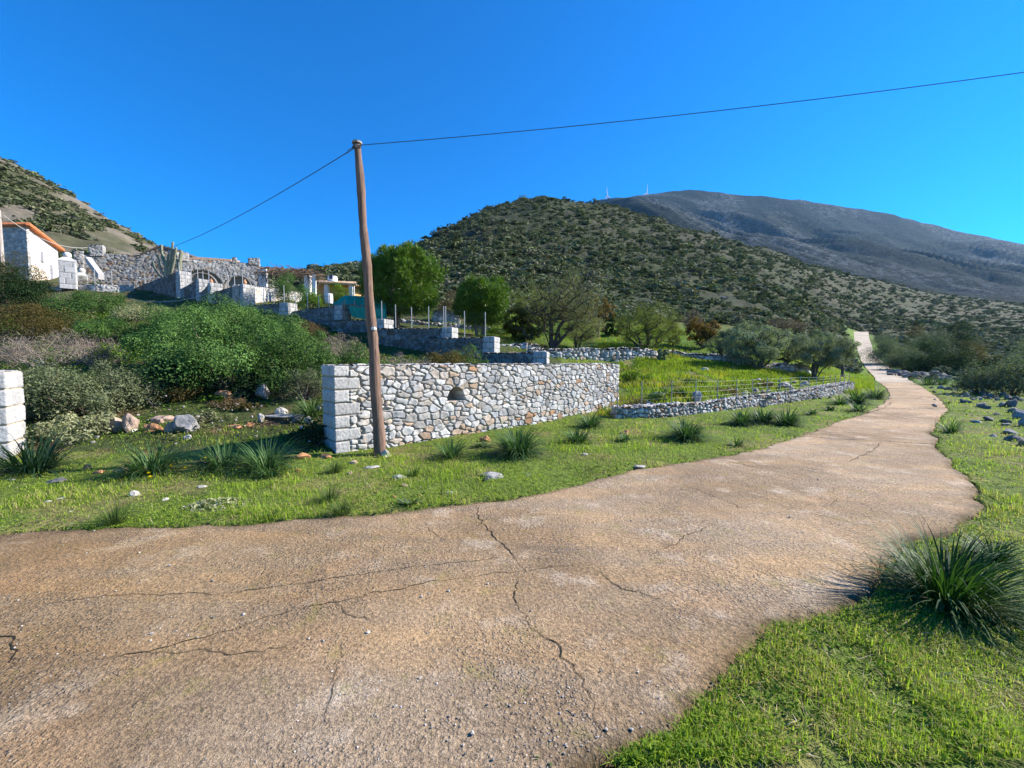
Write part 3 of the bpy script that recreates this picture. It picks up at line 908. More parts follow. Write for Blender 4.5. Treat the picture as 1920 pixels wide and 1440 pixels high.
def ashlar_quoin(lenfn, h, zoff=0.0):
    """big squared corner blocks near s=0 (and the end face): lenfn(row)->length"""
    def f(S, Q):
        row = np.floor((-Q + zoff) / h).astype(int)
        ln = lenfn(row)
        r = hash2(row, row * 0 + 3, 77)
        ins = S < ln
        dv = np.minimum((-Q + zoff) - row * h, (row + 1) * h - (-Q + zoff))
        split = np.where(row % 2 == 0, -0.16, -0.30)
        dh = np.minimum(np.minimum(np.abs(ln - S), np.abs(S) + 0.03), np.abs(S - split))
        return ins, np.minimum(dv, dh), r
    return f

def block_pier(S, Q, h=0.24, w=0.34):
    row = np.floor(-Q / h).astype(int)
    x = S / w + 0.5 * (row % 2) + 0.15 * hash2(row, row, 5)
    c = np.floor(x).astype(int)
    r = hash2(row, c, 9)
    dv = np.minimum(-Q - row * h, (row + 1) * h + Q)
    dh = np.minimum(x - c, c + 1 - x) * w
    return np.ones(S.shape, bool), np.minimum(dv, dh), r

# main roadside wall with an arched niche
Ld = float(np.linalg.norm(WB - WA))
NS, NZ, NW, NH = 2.63, 0.80, 0.255, 0.31
vous = []
for a in np.linspace(4, 176, 9):
    ca, sa = math.cos(math.radians(a)), math.sin(math.radians(a))
    vous.append((NS + (NW + 0.11) * ca, NZ + (NH + 0.12) * sa - 1.60, 0.0))
def w_skip(s, q):
    z = q + 1.60
    return (np.hypot((s - NS) / (NW + 0.24), (z - NZ) / (NH + 0.26)) < 1) & (z > NZ - 0.04)
def w_niche(s, z):
    return (z > NZ) & (np.hypot((s - NS) / NW, (z - NZ) / NH) < 1)
def w_warm(s, q):
    return np.clip(0.06 + 0.42 * sstep(-1.15, -1.5, q) + 0.08 * (vnoise(s * 1.1, q * 1.3, 8) > 0.6), 0, 0.7)
fr = np.array([WA + (WB - WA) * t for t in np.linspace(0, 1, 9)])
t9 = np.linspace(0, 1, 9)
stone_wall('stone_wall', fr, -0.12 + 0.16 * t9, 1.60 + 0.0 * t9, 0.55, 0.235, 0.128, 0.0120, 3, 0.14, (0.33, 0.285, 0.225), 0.022, 0.024,
           'long light grey rubble wall with an arched niche beside the concrete lane', extra=np.array(vous), skip=w_skip, niche=w_niche, ragged=0.018,
           quoin=ashlar_quoin(lambda r: np.where(r % 2 == 0, 0.26, 0.46), 0.232, 0.03), warm_fn=w_warm)

# ashlar gate pier at the left edge of the picture
pr = at(14, 800, 6.75)[:2]
stone_wall('gate_pier', np.array([pr + np.array([-1.33, -0.88]), pr]), [-0.1, -0.1], [1.52, 1.50], 0.62, 0.30, 0.25, 0.014, 8, 0.0, (0.45, 0.36, 0.26), 0.012, 0.02,
           'pale squared-stone pier end at the left edge, behind the leftmost asphodel clump', 'pier', quoin=lambda S, Q: block_pier(S, Q, 0.30, 0.33))

# low dry wall under the wire fence
zt = [at(*p)[2] for p in LOW_TOP]
zb = [gp(*p)[2] - 0.06 for p in LOW_BASE]
stone_wall('dry_stone_wall', LOW_P, zb, zt, 0.45, 0.17, 0.13, 0.03, 12, 0.12, (0.16, 0.13, 0.10), 0.035, 0.055,
           'low pale dry-stone wall curving along the lane under a wire fence', ragged=0.03)

def px_wall(name, pts, seed, label, drop=1.0, thick=0.6, cw=0.3, ch=0.2, res=0.05, group=None, quoin=None, ragged=0.0, **kw):
    """pts: (px, py_top, distance[, py_bottom])"""
    P = np.array([at(p[0], p[1], p[2]) for p in pts])
    zb = [at(p[0], p[3], p[2])[2] if len(p) > 3 else P[k, 2] - drop for k, p in enumerate(pts)]
    return stone_wall(name, P[:, :2], zb, P[:, 2], thick, cw, ch, res, seed, label=label, group=group, quoin=quoin, ragged=ragged, **kw)

DRY = dict(cw=0.34, ch=0.25, bulge=0.06, gap=0.10, mortar=(0.10, 0.085, 0.07), warm=0.06)
px_wall('dry_stone_wall', [(996, 657, 21.0, 700), (1050, 658, 21.6, 700), (1120, 656, 22.6, 700), (1180, 654, 23.4, 698), (1228, 657, 24.2, 694)], 14,
        'sunlit dry-stone wall seen over the far end of the roadside wall', ragged=0.07, **DRY)
px_wall('dry_stone_wall', [(1248, 657, 26.5, 694), (1290, 664, 25.8, 697), (1340, 667, 25.2, 702), (1385, 667, 24.6, 705), (1412, 676, 24.2, 708)], 15,
        'shaded dry-stone wall across the bright green field, right of the gap', ragged=0.10, **DRY)
px_wall('dry_stone_wall', [(1434, 686, 24.5, 706), (1475, 684, 24.7, 705), (1516, 690, 25, 706)], 16,
        'short tumbled dry-stone wall under the olive trees, beyond the shaded wall', ragged=0.16, **DRY)
px_wall('dry_stone_wall', [(935, 652, 21.5, 668), (965, 647, 22, 668), (1012, 651, 22.5, 668)], 17,
        'tumbled heap-like dry-stone wall right of the lowest terrace pier', ragged=0.16, **DRY)
px_wall('dry_stone_wall', [(716, 598, 29.5, 620), (800, 606, 29.5, 628), (880, 612, 30, 634), (985, 622, 31, 642)], 18,
        'pale dry-stone wall behind the two rounded pines', ragged=0.12, **DRY)
px_wall('dry_stone_wall', [(814, 585, 33, 612), (836, 583, 33.3, 612), (862, 588, 33.6, 615)], 19, 'small ruined stone shed wall between the two rounded pines', ragged=0.1, cw=.35, ch=.25, warm=.05, bulge=.05, gap=.06)

# stepped terrace walls, each with a pale pier end
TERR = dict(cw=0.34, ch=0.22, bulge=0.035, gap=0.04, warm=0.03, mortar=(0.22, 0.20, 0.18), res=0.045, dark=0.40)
GT = 'stepped terrace walls below the house'
def terrace(pts, seed, label, pier_w=0.55, pier_top=None, drop_px=40):
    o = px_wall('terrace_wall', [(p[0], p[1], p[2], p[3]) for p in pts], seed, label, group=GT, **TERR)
    a = at(pts[-1][0], pts[-1][1], pts[-1][2]); zb = at(pts[-1][0], pts[-1][3], pts[-1][2])[2]
    b = at(pts[-2][0], pts[-2][1], pts[-2][2])
    d = (a - b)[:2]; d /= np.linalg.norm(d)
    h = pier_top if pier_top else 0.06
    fp = np.array([a[:2] + d * 0.02, a[:2] + d * (0.02 + pier_w)])
    nn = np.array([d[1], -d[0]])
    if nn @ (-a[:2]) < 0: nn = -nn
    pier = stone_wall('pier_end', fp + nn * 0.05, [zb, zb], [a[2] + h, a[2] + h], 0.72, 0.4, 0.25, 0.03, seed + 50, 0.0, (0.2, 0.18, 0.16), 0.01, 0.02, quoin=lambda S, Q: block_pier(S, Q, 0.27, 0.36))
    pier.parent = o
    return o
terrace([(700, 617, 21.4, 672), (770, 617, 20.8, 672), (828, 616, 20.3, 668)], 22, 'middle terrace wall below the fence posts in front of the larger pine')
terrace([(800, 634, 20.2, 675), (850, 635, 19.7, 676), (906, 634, 19.2, 678)], 21, 'lower terrace wall ending in a tall white pier below the smaller pine')
terrace([(905, 663, 17.2, 690), (960, 663, 16.9, 692), (999, 662, 16.7, 694)], 20, 'lowest shaded terrace wall just above the roadside wall')
terrace([(622, 602, 23.2, 668), (670, 601, 22.6, 668), (706, 601, 22.0, 660)], 23, 'terrace wall below the green net shelter, behind the wooden pole')
terrace([(500, 596, 27.0, 640), (570, 581, 25.4, 652), (628, 575, 24.2, 655)], 24, 'dark terrace wall left of the green net shelter')
terrace([(440, 577, 26.8, 620), (490, 572, 26.2, 620), (524, 570, 25.8, 620)], 25, 'terrace wall with a stubby pale pier above the big green shrub', 0.7)
terrace([(396, 550, 28.5, 610), (425, 542, 27.6, 610), (452, 535, 26.8, 612)], 26, 'terrace wall whose pier stands left of the pergola', 0.3)
terrace([(372, 553, 29.4, 600), (384, 543, 28.9, 600), (391, 533, 28.4, 600)], 27, 'short terrace step wall under the second arched opening', 0.5)
terrace([(346, 539, 30.5, 598), (360, 531, 30.0, 598), (369, 526, 29.4, 598)], 28, 'short terrace step wall under the first arched opening', 0.55)
terrace([(238, 548, 34.4, 590), (285, 528, 32.6, 590), (331, 511, 30.6, 590)], 29, 'dark tall terrace wall below the candelabra cactus', 0.62)
px_wall('garden_wall', [(455, 536, 26.9, 570), (480, 538, 29, 570), (520, 541, 33, 572), (600, 556, 40, 580)], 30, 'sunlit garden wall running back under the pergola', cw=.34, ch=.22, bulge=.035, gap=.05, warm=.05, res=.05)
px_wall('garden_wall', [(58, 541, 31.5, 575), (112, 537, 31.3, 575), (180, 533, 31.6, 580), (250, 536, 33, 585)], 31, 'grey garden wall at the foot of the courtyard, under the ball-topped gate piers', cw=.34, ch=.2, bulge=.035, gap=.05, warm=.03, res=.05)

# ---------------------------------------------------------------- stone manor with arches
def quad_grid_wall(mb, A, B, zA0, zA1, zB0, zB1, n=10):
    pass
def facade(pts, seed, name, parent, cw=0.36, ch=0.2, openings=(), res=0.06, thick=0.5, warm=0.06, dark=0.74):
    P = np.array([at(p[0], p[1], p[2]) for p in pts])
    zb = [at(p[0], p[3], p[2])[2] for p in pts]
    ops = []
    for px, py0, wpx, py1, hpx in openings:      # arch: centre px, sill row, width px, crown row
        ops.append((px, py0, wpx, py1))
    L = poly_len(P[:, :2])
    def nic(S, Z):
        r = np.zeros(S.shape, bool)
        for px, py0, wpx, py1 in ops:
            us = np.array([p[0] for p in pts], float)
            s0 = np.interp(px, us, L); hw = 0.5 * wpx / F_PX * P[:, 1].mean()
            z0 = at(px, py0, P[:, 1].mean())[2]; z1 = at(px, py1, P[:, 1].mean())[2]
            r |= (Z > z0) & (((np.abs(S - s0) / hw) ** 2 + (np.clip((Z - z0) / (z1 - z0), 0, 9)) ** 2.4) < 1)
        return r
    def nic40(S, Z): return nic(S, Z)
    return stone_wall(name, P[:, :2], zb, P[:, 2], thick, cw, ch, res, seed, warm, (0.27, 0.25, 0.23), 0.03, 0.04, parent=parent, niche=nic if ops else None, dark=dark)

def fd(px): return float(np.interp(px, [138, 331, 332, 487], [34.5, 38.0, 38.2, 42.0]))
manor = empty('stone_house', at(320, 545, 36.5))
tag(manor, 'long grey stone manor with battlements and two arched openings', 'house')
def under(o, root):
    o.parent = root
    o.matrix_parent_inverse = root.matrix_world.inverted() if False else o.matrix_parent_inverse
    o.location = [-v for v in root.location]
    return o
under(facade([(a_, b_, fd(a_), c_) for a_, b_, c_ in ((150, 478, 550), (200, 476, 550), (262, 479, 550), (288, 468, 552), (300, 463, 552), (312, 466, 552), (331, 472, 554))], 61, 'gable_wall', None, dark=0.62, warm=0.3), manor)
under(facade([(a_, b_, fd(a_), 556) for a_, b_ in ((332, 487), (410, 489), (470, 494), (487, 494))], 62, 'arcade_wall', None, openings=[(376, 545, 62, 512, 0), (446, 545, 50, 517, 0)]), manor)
for k, pts in enumerate([[(a_, b_, fd(a_) - .06, c_), (d_, e_, fd(d_) - .06, c_)] for a_, b_, d_, e_, c_ in ((331, 473, 353, 474, 489), (436, 483, 443, 483, 493), (466, 484, 486, 484, 496), (167, 460, 192, 459, 480), (138, 470, 155, 471, 502))]):
    under(facade(pts, 63 + k, 'merlon', None, res=0.05, thick=0.7), manor)
# tiled strip behind the arcade parapet, dark gable roof edge, arch soffits
mb = MB()
a, b = at(352, 480, 39.9), at(440, 486, 42.2)
for t0 in range(6):
    p = a + (b - a) * (t0 / 6); q = a + (b - a) * ((t0 + 1) / 6 - 0.012)
    mb.hull([p + [0, -.5, -.5], q + [0, -.5, -.5], q + [0, .9, -.5], p + [0, .9, -.5]], [p + [0, -.5, -.12], q + [0, -.5, -.12], q + [0, .9, .05], p + [0, .9, .05]], (0.34, 0.25, 0.19))
under(mb.build('roof', M['tile']), manor)
mb = MB()
g = [at(262, 478, fd(262) - .1), at(300, 462, fd(300) - .1), at(331, 471, fd(331) - .1)]
for p, q in zip(g[:-1], g[1:]):
    mb.hull([p, q, q + [0, 3, 0], p + [0, 3, 0]], [p + [0, 0, .14], q + [0, 0, .14], q + [0, 3, .14], p + [0, 3, .14]], (0.10, 0.085, 0.075))
under(mb.build('gable_roof', M['tile']), manor)
for px, w in ((376, 62), (446, 50)):
    mb = MB()
    for k in range(16):
        a0, a1 = math.pi * k / 16, math.pi * (k + 1) / 16
        def ap(a_, s_):
            qx = px - math.cos(a_) * w / 2 * s_
            return at(qx, 545 - (33 if px < 400 else 28) * (math.sin(a_) ** 0.85) * s_, fd(qx) - .10)
        mb.hull([ap(a0, 1.0), ap(a1, 1.0), ap(a1, 1.0) + [0, .3, 0], ap(a0, 1.0) + [0, .3, 0]], [ap(a0, 1.05), ap(a1, 1.05), ap(a1, 1.05) + [0, .3, 0], ap(a0, 1.05) + [0, .3, 0]], (0.20, 0.19, 0.18))
    under(mb.build('arch_ring', M['plaster']), manor)
mb = MB()
p0, p1 = at(160, 481, 34.3), at(184, 513, 33.6)
for k in range(7):
    p = p0 + (p1 - p0) * (k / 7); q = p0 + (p1 - p0) * ((k + 1) / 7)
    mb.hull([p + [0, 0, -.45], q + [0, 0, -.45], q + [.2, .3, -.45], p + [.2, .3, -.45]], [p, q, q + [.2, .3, 0], p + [.2, .3, 0]], (0.42, 0.40, 0.38))
under(mb.build('stair_flank', M['plaster']), manor)

def urn(px, pb, pt, d, label):
    a, b = at(px, pb, d), at(px, pt, d); H = b[2] - a[2]
    root = empty('clay_urn', a); tag(root, label, 'urn', 'clay urns before the arches')
    mb = MB(); f = np.array([0, .08, .3, .55, .75, .88, 1.0])
    mb.tube([(0, 0, H * q) for q in f], np.array([.16, .2, .36, .40, .28, .15, .17]) * H * .8, 14, (0.46, 0.24, 0.13)); mb.build('body', M['tile'], root, smooth=True)
    mb = MB(); mb.tube([(0, 0, H * .97), (0, 0, H * 1.03)], H * .17, 14, (0.50, 0.28, 0.16)); mb.build('rim', M['tile'], root)
urn(396, 534, 523, 29.0, 'small terracotta urn on the step wall in front of the left arch')
urn(459, 535, 524, 27.2, 'small terracotta urn on the terrace wall in front of the right arch')

def ball_pier(px, py_t, py_b, w_px, d, ball_r, label):
    a = at(px, py_t, d); zb = at(px, py_b, d)[2]
    w = w_px / F_PX * d
    root = empty('gate_pier', (a[0], a[1], zb)); root.rotation_euler = (0, 0, 0.72); tag(root, label, 'pier', 'ball-topped gate piers')
    o = stone_wall('shaft', np.array([[a[0] - w / 2, d], [a[0] + w / 2, d]]), [zb, zb], [a[2], a[2]], w, 0.5, 0.4, 0.04, 91, 0, (0.2, 0.19, 0.18), 0.01, 0.02, quoin=lambda S, Q: block_pier(S, Q, 0.42, 0.7))
    o.location = [-a[0], -a[1], -zb]; o.parent = root
    mb = MB()
    c = np.array([0, w / 2, a[2] - zb])
    for k, (s0, s1, z0, z1) in enumerate(((1.08, 1.08, 0, .10), (1.08, .5, .10, .34))):
        r0, r1 = w * s0 / 2, w * s1 / 2
        mb.hull([c + [-r0, -r0, z0], c + [r0, -r0, z0], c + [r0, r0, z0], c + [-r0, r0, z0]], [c + [-r1, -r1, z1], c + [r1, -r1, z1], c + [r1, r1, z1], c + [-r1, r1, z1]], (0.50, 0.49, 0.47))
    mb.build('cap', M['plaster'], root)
    mb = MB(); mb.sphere(c + [0, 0, .34 + ball_r * 0.8], ball_r, col=(0.60, 0.58, 0.55))
    mb.build('ball', M['plaster'], root, smooth=True)
ball_pier(125, 490, 541, 21, 30.6, 0.24, 'taller squared-stone gate pier with a ball on top, right of the white house')
ball_pier(153, 518, 533, 14, 34.5, 0.23, 'shorter stone gate pier with a ball on top, below the outside stair')

# ---------------------------------------------------------------- white house at the left edge
hc = at(50, 424, 42.0); hb = at(108, 467, 47.5); 
hroot = empty('white_house', (hc[0], hc[1], 9.5)); tag(hroot, 'small house with white gable wall, stone side and orange tiled roof', 'house')
OFF = np.array([hc[0], hc[1], 9.5])
dA = (hb - hc)[:2]; la = np.linalg.norm(dA); dA /= la
left = np.array([-1.0, 0.06]); left /= np.linalg.norm(left)
zt0, zt1 = hc[2], hb[2]
mb = MB()
A0, B0 = hc[:2], hb[:2]
A1, B1 = A0 + left * 8, B0 + left * 8
def p3(p, z): return np.array([p[0], p[1], z]) - OFF
mb.hull([p3(A0, 8.5), p3(B0, 8.5), p3(B1, 8.5), p3(A1, 8.5)], [p3(A0, zt0), p3(B0, zt1), p3(B1, zt1), p3(A1, zt0)], (0.80, 0.76, 0.70))
mb.build('wall', M['plaster'], hroot)
o = stone_wall('stone_side', np.array([A0 + left * 8 + [0, -.03], A0 + left * 0.02 + [0, -.03]]), [8.5, 8.5], [zt0 - .02, zt0 - .02], 0.2, 0.4, 0.2, 0.05, 71, 0.0, (0.3, 0.3, 0.3), 0.03, 0.04)
o.parent = hroot; o.location = -OFF
nA = np.array([dA[1], -dA[0]])
mb = MB()
for f0, f1 in ((0.0, 0.42),):
    pass
mb = MB()
for r0 in range(7):       # bare rubble low on the white wall
    for c0 in range(9):
        ww, hh = 0.55, 0.26
        s = 0.1 + c0 * 0.56 + (r0 % 2) * 0.28; z = 9.9 + r0 * 0.27
        if s > la * 0.78 - 0.42 * r0 or vnoise(np.array([c0 * 1.7]), np.array([r0 * 2.1]), 5)[0] < 0.2: continue
        p = A0 + dA * s; q = A0 + dA * (s + ww * .93)
        mb.hull([p3(p, z), p3(q, z), p3(q + nA * .07, z), p3(p + nA * .07, z)], [p3(p, z + hh * .9), p3(q, z + hh * .9), p3(q + nA * .05, z + hh * .85), p3(p + nA * .05, z + hh * .85)], np.array([0.55, 0.46, 0.36]) * (0.8 + 0.4 * random.random()))
mb.build('rubble_patch', M['stone'], hroot)
for s, z0, z1 in ((la * 0.36, 12.35, 13.6), (la * 0.66, 10.9, 12.6)):
    mb = MB()
    p, q = A0 + dA * s, A0 + dA * (s + 0.62)
    mb.hull([p3(p + nA * .01, z0), p3(q + nA * .01, z0), p3(q - nA * .2, z0), p3(p - nA * .2, z0)], [p3(p + nA * .01, z1), p3(q + nA * .01, z1), p3(q - nA * .2, z1), p3(p - nA * .2, z1)], (0.22, 0.22, 0.25))
    w = mb.build('window', M['paint'], hroot)
    mb = MB()
    for e, f in ((p - dA * .06, p), (q, q + dA * .06)):
        mb.hull([p3(e, z0), p3(f, z0), p3(f + nA * .05, z0), p3(e + nA * .05, z0)], [p3(e, z1), p3(f, z1), p3(f + nA * .05, z1), p3(e + nA * .05, z1)], (0.6, 0.58, 0.56))
    mb.build('frame', M['paint'], w)
mb = MB()
for k in range(26):        # rows of barrel tiles running down the mono-pitch
    e = k / 26 * 8.5 - 0.35
    pts = []
    for t_ in np.linspace(-0.06, 1.10, 8):
        p = A0 + dA * la * t_ + left * e
        pts.append(p3(p, zt0 + (zt1 - zt0) * t_ + 0.10 + 0.02 * math.sin(t_ * 40)))
    mb.tube(pts, 0.19, 7, np.array([0.58, 0.20, 0.085]) * (0.8 + 0.45 * random.random()))
ps = [A0 + left * 8.3 - dA * .25, A0 - left * .35 - dA * .25, B0 - left * .35 + dA * .5, B0 + left * 8.3 + dA * .5]
zz = [zt0 + .08, zt0 + .08, zt1 - .05, zt1 - .05]
mb.hull([p3(p, z - .10) for p, z in zip(ps, zz)], [p3(p, z) for p, z in zip(ps, zz)], (0.5, 0.19, 0.09))
mb.build('roof', M['tile'], hroot)

# ---------------------------------------------------------------- pergola, tiled hut, tank, barrel, net
def P(px, py, d): return at(px, py, d)
root = empty('pergola', P(535, 550, 33)); tag(root, 'pergola of white posts under a mat of bare brown vine stems', 'pergola')
O = np.array(root.location)
for px, pt, pb, d, wd in ((491, 507, 545, 33, .36), (497, 505, 548, 32, .26), (577, 514, 552, 32, .42), (589, 515, 556, 31.5, .22)):
    mb = MB(); a, b = P(px, pb, d), P(px, pt, d)
    mb.box(b - O + [0, 0, a[2] - b[2]], wd, wd, b[2] - a[2], 0.1, (0.66, 0.66, 0.66))
    mb.build('post', M['plaster'], root)
mb = MB()
r = rng_of(91)
for k in range(330):
    px = r.uniform(484, 600); d = r.uniform(31, 36)
    py = np.interp(px, [484, 495, 540, 590, 603], [510, 503, 507, 510, 520]) + r.uniform(-2, 7)
    a = P(px, py, d) - O
    dr = np.array([r.normal(0, 1), r.normal(0, .6), r.normal(0, .25)]); dr /= np.linalg.norm(dr)
    ln = r.uniform(.5, 1.6)
    mb.tube([a - dr * ln / 2, a + [0, 0, r.uniform(-.1, .15)], a + dr * ln / 2 + [0, 0, -r.uniform(0, .3)]], r.uniform(.012, .03), 4, np.array([0.16, 0.11, 0.075]) * r.uniform(.6, 1.5), cap=False)
for k in range(60):
    px = r.choice([488, 500, 486, 580, 592]) + r.normal(0, 4); a = P(px, r.uniform(508, 525), 31.5) - O
    mb.tube([a, a + [r.normal(0, .2), 0, -r.uniform(.3, .9)]], .016, 4, (0.17, 0.12, 0.08), cap=False)
mb.build('vine_mat', M['twig'], root)
mb = MB()
for px0, py0, px1, py1, d in ((487, 510, 598, 516, 31.6), (487, 508, 598, 513, 35.5), (490, 511, 497, 509, 33)):
    mb.tube([P(px0, py0, d) - O, P(px1, py1, d) - O], .06, 5, (0.24, 0.17, 0.11))
mb.build('beam', M['bark'], root)

root = empty('tiled_hut', P(626, 552, 38)); tag(root, 'small ochre hut with a flat tiled roof below the bushy ridge', 'hut')
O = np.array(root.location)
a, b = P(594, 550, 38), P(660, 552, 38.6)
def slab(mb, p, q, dy, z0, z1, col):
    mb.hull([p * [1, 1, 0] + [0, 0, z0], q * [1, 1, 0] + [0, 0, z0], q * [1, 1, 0] + [0, dy, z0], p * [1, 1, 0] + [0, dy, z0]],
            [p * [1, 1, 0] + [0, 0, z1], q * [1, 1, 0] + [0, 0, z1], q * [1, 1, 0] + [0, dy, z1], p * [1, 1, 0] + [0, dy, z1]], col)
zt_, zb_ = P(620, 533, 38)[2], P(620, 560, 38)[2]
mb = MB(); slab(mb, a - O * [1, 1, 0], P(655, 550, 38.5) - O * [1, 1, 0], 4, zb_ - O[2], zt_ - O[2], (0.50, 0.31, 0.14)); mb.build('wall', M['plaster'], root)
mb = MB()
for k in range(30):
    px = 592 + k * 2.55
    p = P(px, 529.5 + k * 0.13, 37.2) - O; q = P(px, 526.5 + k * 0.1, 42.5) - O
    mb.tube([p, (p + q) / 2 + [0, 0, .05], q], 0.10, 6, np.array([0.50, 0.34, 0.20]) * (0.8 + .4 * random.random()))
p, q = P(592, 531, 37.3) - O, P(668, 535, 37.6) - O
mb.hull([p, q, q + [0, 5, .5], p + [0, 5, .5]], [p + [0, 0, .09], q + [0, 0, .09], q + [0, 5, .6], p + [0, 5, .6]], (0.42, 0.30, 0.2))
mb.build('roof', M['tile'], root)
for px in (613, 659, 664):
    mb = MB(); mb.box(P(px, 560, 37.5) - O, .35 if px < 660 else .1, .35 if px < 660 else .1, P(px, 534, 37.5)[2] - P(px, 560, 37.5)[2], 0, (0.62, 0.61, 0.6)); mb.build('post', M['plaster'], root)

def barrel(name, px, pt, pb, d, wpx, col, label, cat, bands):
    a, b = P(px, pb, d), P(px, pt, d)
    root = empty(name, a); tag(root, label, cat)
    rr = wpx / 2 / F_PX * d; H = b[2] - a[2]
    mb = MB(); n = 20
    zs = np.linspace(0, H, 9); rad = rr * (1 - .10 * np.abs(np.linspace(-1, 1, 9)) ** 3)
    mb.tube([(0, 0, z) for z in zs], rad, n, col); mb.build('body', M['paint'], root, smooth=False)
    mb = MB()
    for z in bands: mb.tube([(0, 0, H * z - .02), (0, 0, H * z + .02)], rr * 1.02, n, np.array(col) * .75)
    mb.build('band', M['paint'], root)
    return root, rr, H
t_, rr, H = barrel('water_tank', 623.5, 518, 529.5, 38.8, 17, (0.74, 0.76, 0.78), 'white round water tank on the tiled hut roof', 'tank', (.1, .93))
mb = MB(); mb.box((.05, -rr - .01, H * .42), .3, .05, .34, 0, (0.05, 0.07, 0.14)); mb.build('hatch', M['paint'], t_)
barrel('barrel', 616.5, 551, 569, 27.5, 15, (0.68, 0.67, 0.68), 'white plastic barrel left of the green net', 'barrel', (.3, .66))

root = empty('net_shelter', P(665, 598, 24.5)); tag(root, 'low shelter draped with green shade net behind the wooden pole', 'shelter')
O = np.array(root.location)
ring = [P(624, 570, 24.5), P(648, 553, 24.9), P(712, 557, 24.6), P(716, 576, 24.3)]
mb = MB(); n = 14
top = np.array([P(624, 569, 24.4), P(645, 554, 25.2), P(700, 556, 25.4), P(722, 560, 25.0)]) - O
bot = np.array([P(624, 572, 24.2), P(660, 574, 23.9), P(700, 590, 23.8), P(726, 601, 23.8)]) - O
NG = 26
U, Vv = np.meshgrid(np.linspace(0, 1, NG), np.linspace(0, 1, NG), indexing='ij')
tp = np.stack([np.interp(U[:, 0], [0, .3, .8, 1], top[:, k]) for k in range(3)], 1); bt = np.stack([np.interp(U[:, 0], [0, .35, .75, 1], bot[:, k]) for k in range(3)], 1)
G = tp[:, None] * (1 - Vv[..., None]) + bt[:, None] * Vv[..., None]
G[..., 2] -= 0.22 * np.sin(Vv * math.pi) * (0.4 + 0.6 * np.sin(U * 9) ** 2)
G[..., 1] -= 0.06 * np.sin(U * 40 + Vv * 5)
i, j = np.meshgrid(np.arange(NG - 1), np.arange(NG - 1), indexing='ij'); a = i * NG + j
k = NT('green_shade_net')
wv = k.noise(60, 3, 0.6)
p_ = k.principled(k.mix(k.ramp(wv, [(.4, 0), (.6, 1)]), (0.02, 0.28, 0.21), (0.05, 0.42, 0.32)), .7, .2)
tr = k.n('BsdfTranslucent'); tr.inputs['Color'].default_value = (0.03, 0.30, 0.22, 1)
mx = k.n('MixShader'); mx.inputs[0].default_value = .3; k.link(p_, mx.inputs[1]); k.link(tr.outputs[0], mx.inputs[2])
M['net'] = k.done(mx.outputs[0])
mesh_obj('net', G.reshape(-1, 3), [np.stack([a, a + NG, a + NG + 1, a + 1], -1).reshape(-1, 4)], M['net'], parent=root, smooth=True)
# hanging side of the net, and poles
S0, S1 = P(652, 574, 23.9) - O, P(722, 601, 23.7) - O
mb = MB()
for q in range(24):
    t0, t1 = q / 24, (q + 1) / 24
    def c_(t): return P(652 + 70 * t, 574 + 6 * t, 23.85 + .05 * math.sin(t * 30)) - O, P(660 + 62 * t, 594 + 9 * min(1, t * 1.3), 23.8 + .08 * math.sin(t * 24)) - O
    (a0, b0), (a1, b1) = c_(t0), c_(t1)
    mb.quad(a0, b0, b1, a1)
mb.build('net_side', M['net'], root)
for px, pt in ((640, 566), (645, 562), (664, 564), (700, 566)):
    mb = MB(); mb.tube([P(px, 601, 24.0) - O, P(px + 1, pt, 24.0) - O], .035, 5, (0.30, 0.24, 0.18)); mb.build('pole', M['bark'], root)
mb = MB()
for q in range(9):
    p = P(627 + q * 8, 571 + r.uniform(-1, 2), 24.1) - O
    mb.tube([p, p + [r.uniform(.3, .9), r.uniform(-.3, .3), r.uniform(-.5, .1)]], .03, 5, (0.25, 0.18, 0.12))
mb.build('brushwood', M['bark'], root)

# ---------------------------------------------------------------- wooden pole with cables, and poles far away
base, top = at(712, 853, 7.15), at(672, 268, 7.15)
root = empty('utility_pole', (base[0], base[1], base[2])); tag(root, 'leaning weathered wooden pole in front of the roadside wall, carrying a cable', 'pole')
mb = MB(); d = top - base
tt = np.linspace(0, 1, 40)
r = rng_of(4)
pts = d[None] * tt[:, None] + [0, 0, 0]; pts[0, 2] -= .25
pts[:, 0] += .016 * np.sin(tt * 5.2) + .008 * np.sin(tt * 23); pts[:, 1] += .008 * np.sin(tt * 17 + 1)
mb.tube(pts, 0.102 - 0.042 * tt + .004 * np.sin(tt * 31) + .003 * r.normal(0, 1, 40), 20, np.where((tt < .45)[:, None].repeat(20, 0).reshape(-1, 1)[:800], 1, 1) * np.vstack([np.repeat((np.array([0.20, 0.125, 0.085])[None] * (1 - tt[:, None]) + np.array([0.30, 0.25, 0.205])[None] * tt[:, None]), 20, 0)]).tolist() if False else (0.21, 0.135, 0.10))
mb.build('shaft', M['pole'], root, smooth=True)
mb = MB(); mb.tube([pts[-1] + [0, 0, -.02], pts[-1] + [0, 0, .012]], .082, 14, (0.33, 0.29, 0.25)); mb.build('cap', M['pole'], root)
mb = MB(); c = (at(700, 616, 7.0) - base); mb.tube([c + [0, .1, 0], c + [0, -.03, 0]], .03, 12, (0.6, 0.61, 0.63)); mb.sphere(c + [0, -.035, 0], .014, 8, 5, (0.35, 0.36, 0.38)); mb.build('insulator', M['metal'], root)
mb = MB()
for q in range(3): mb.tube([pts[-1] + [-.08, -.02, -.08 - .02 * q], pts[-1] + [0, -.09, -.07 - .02 * q], pts[-1] + [.08, -.02, -.06 - .02 * q]], .007, 5, (0.08, 0.08, 0.09))
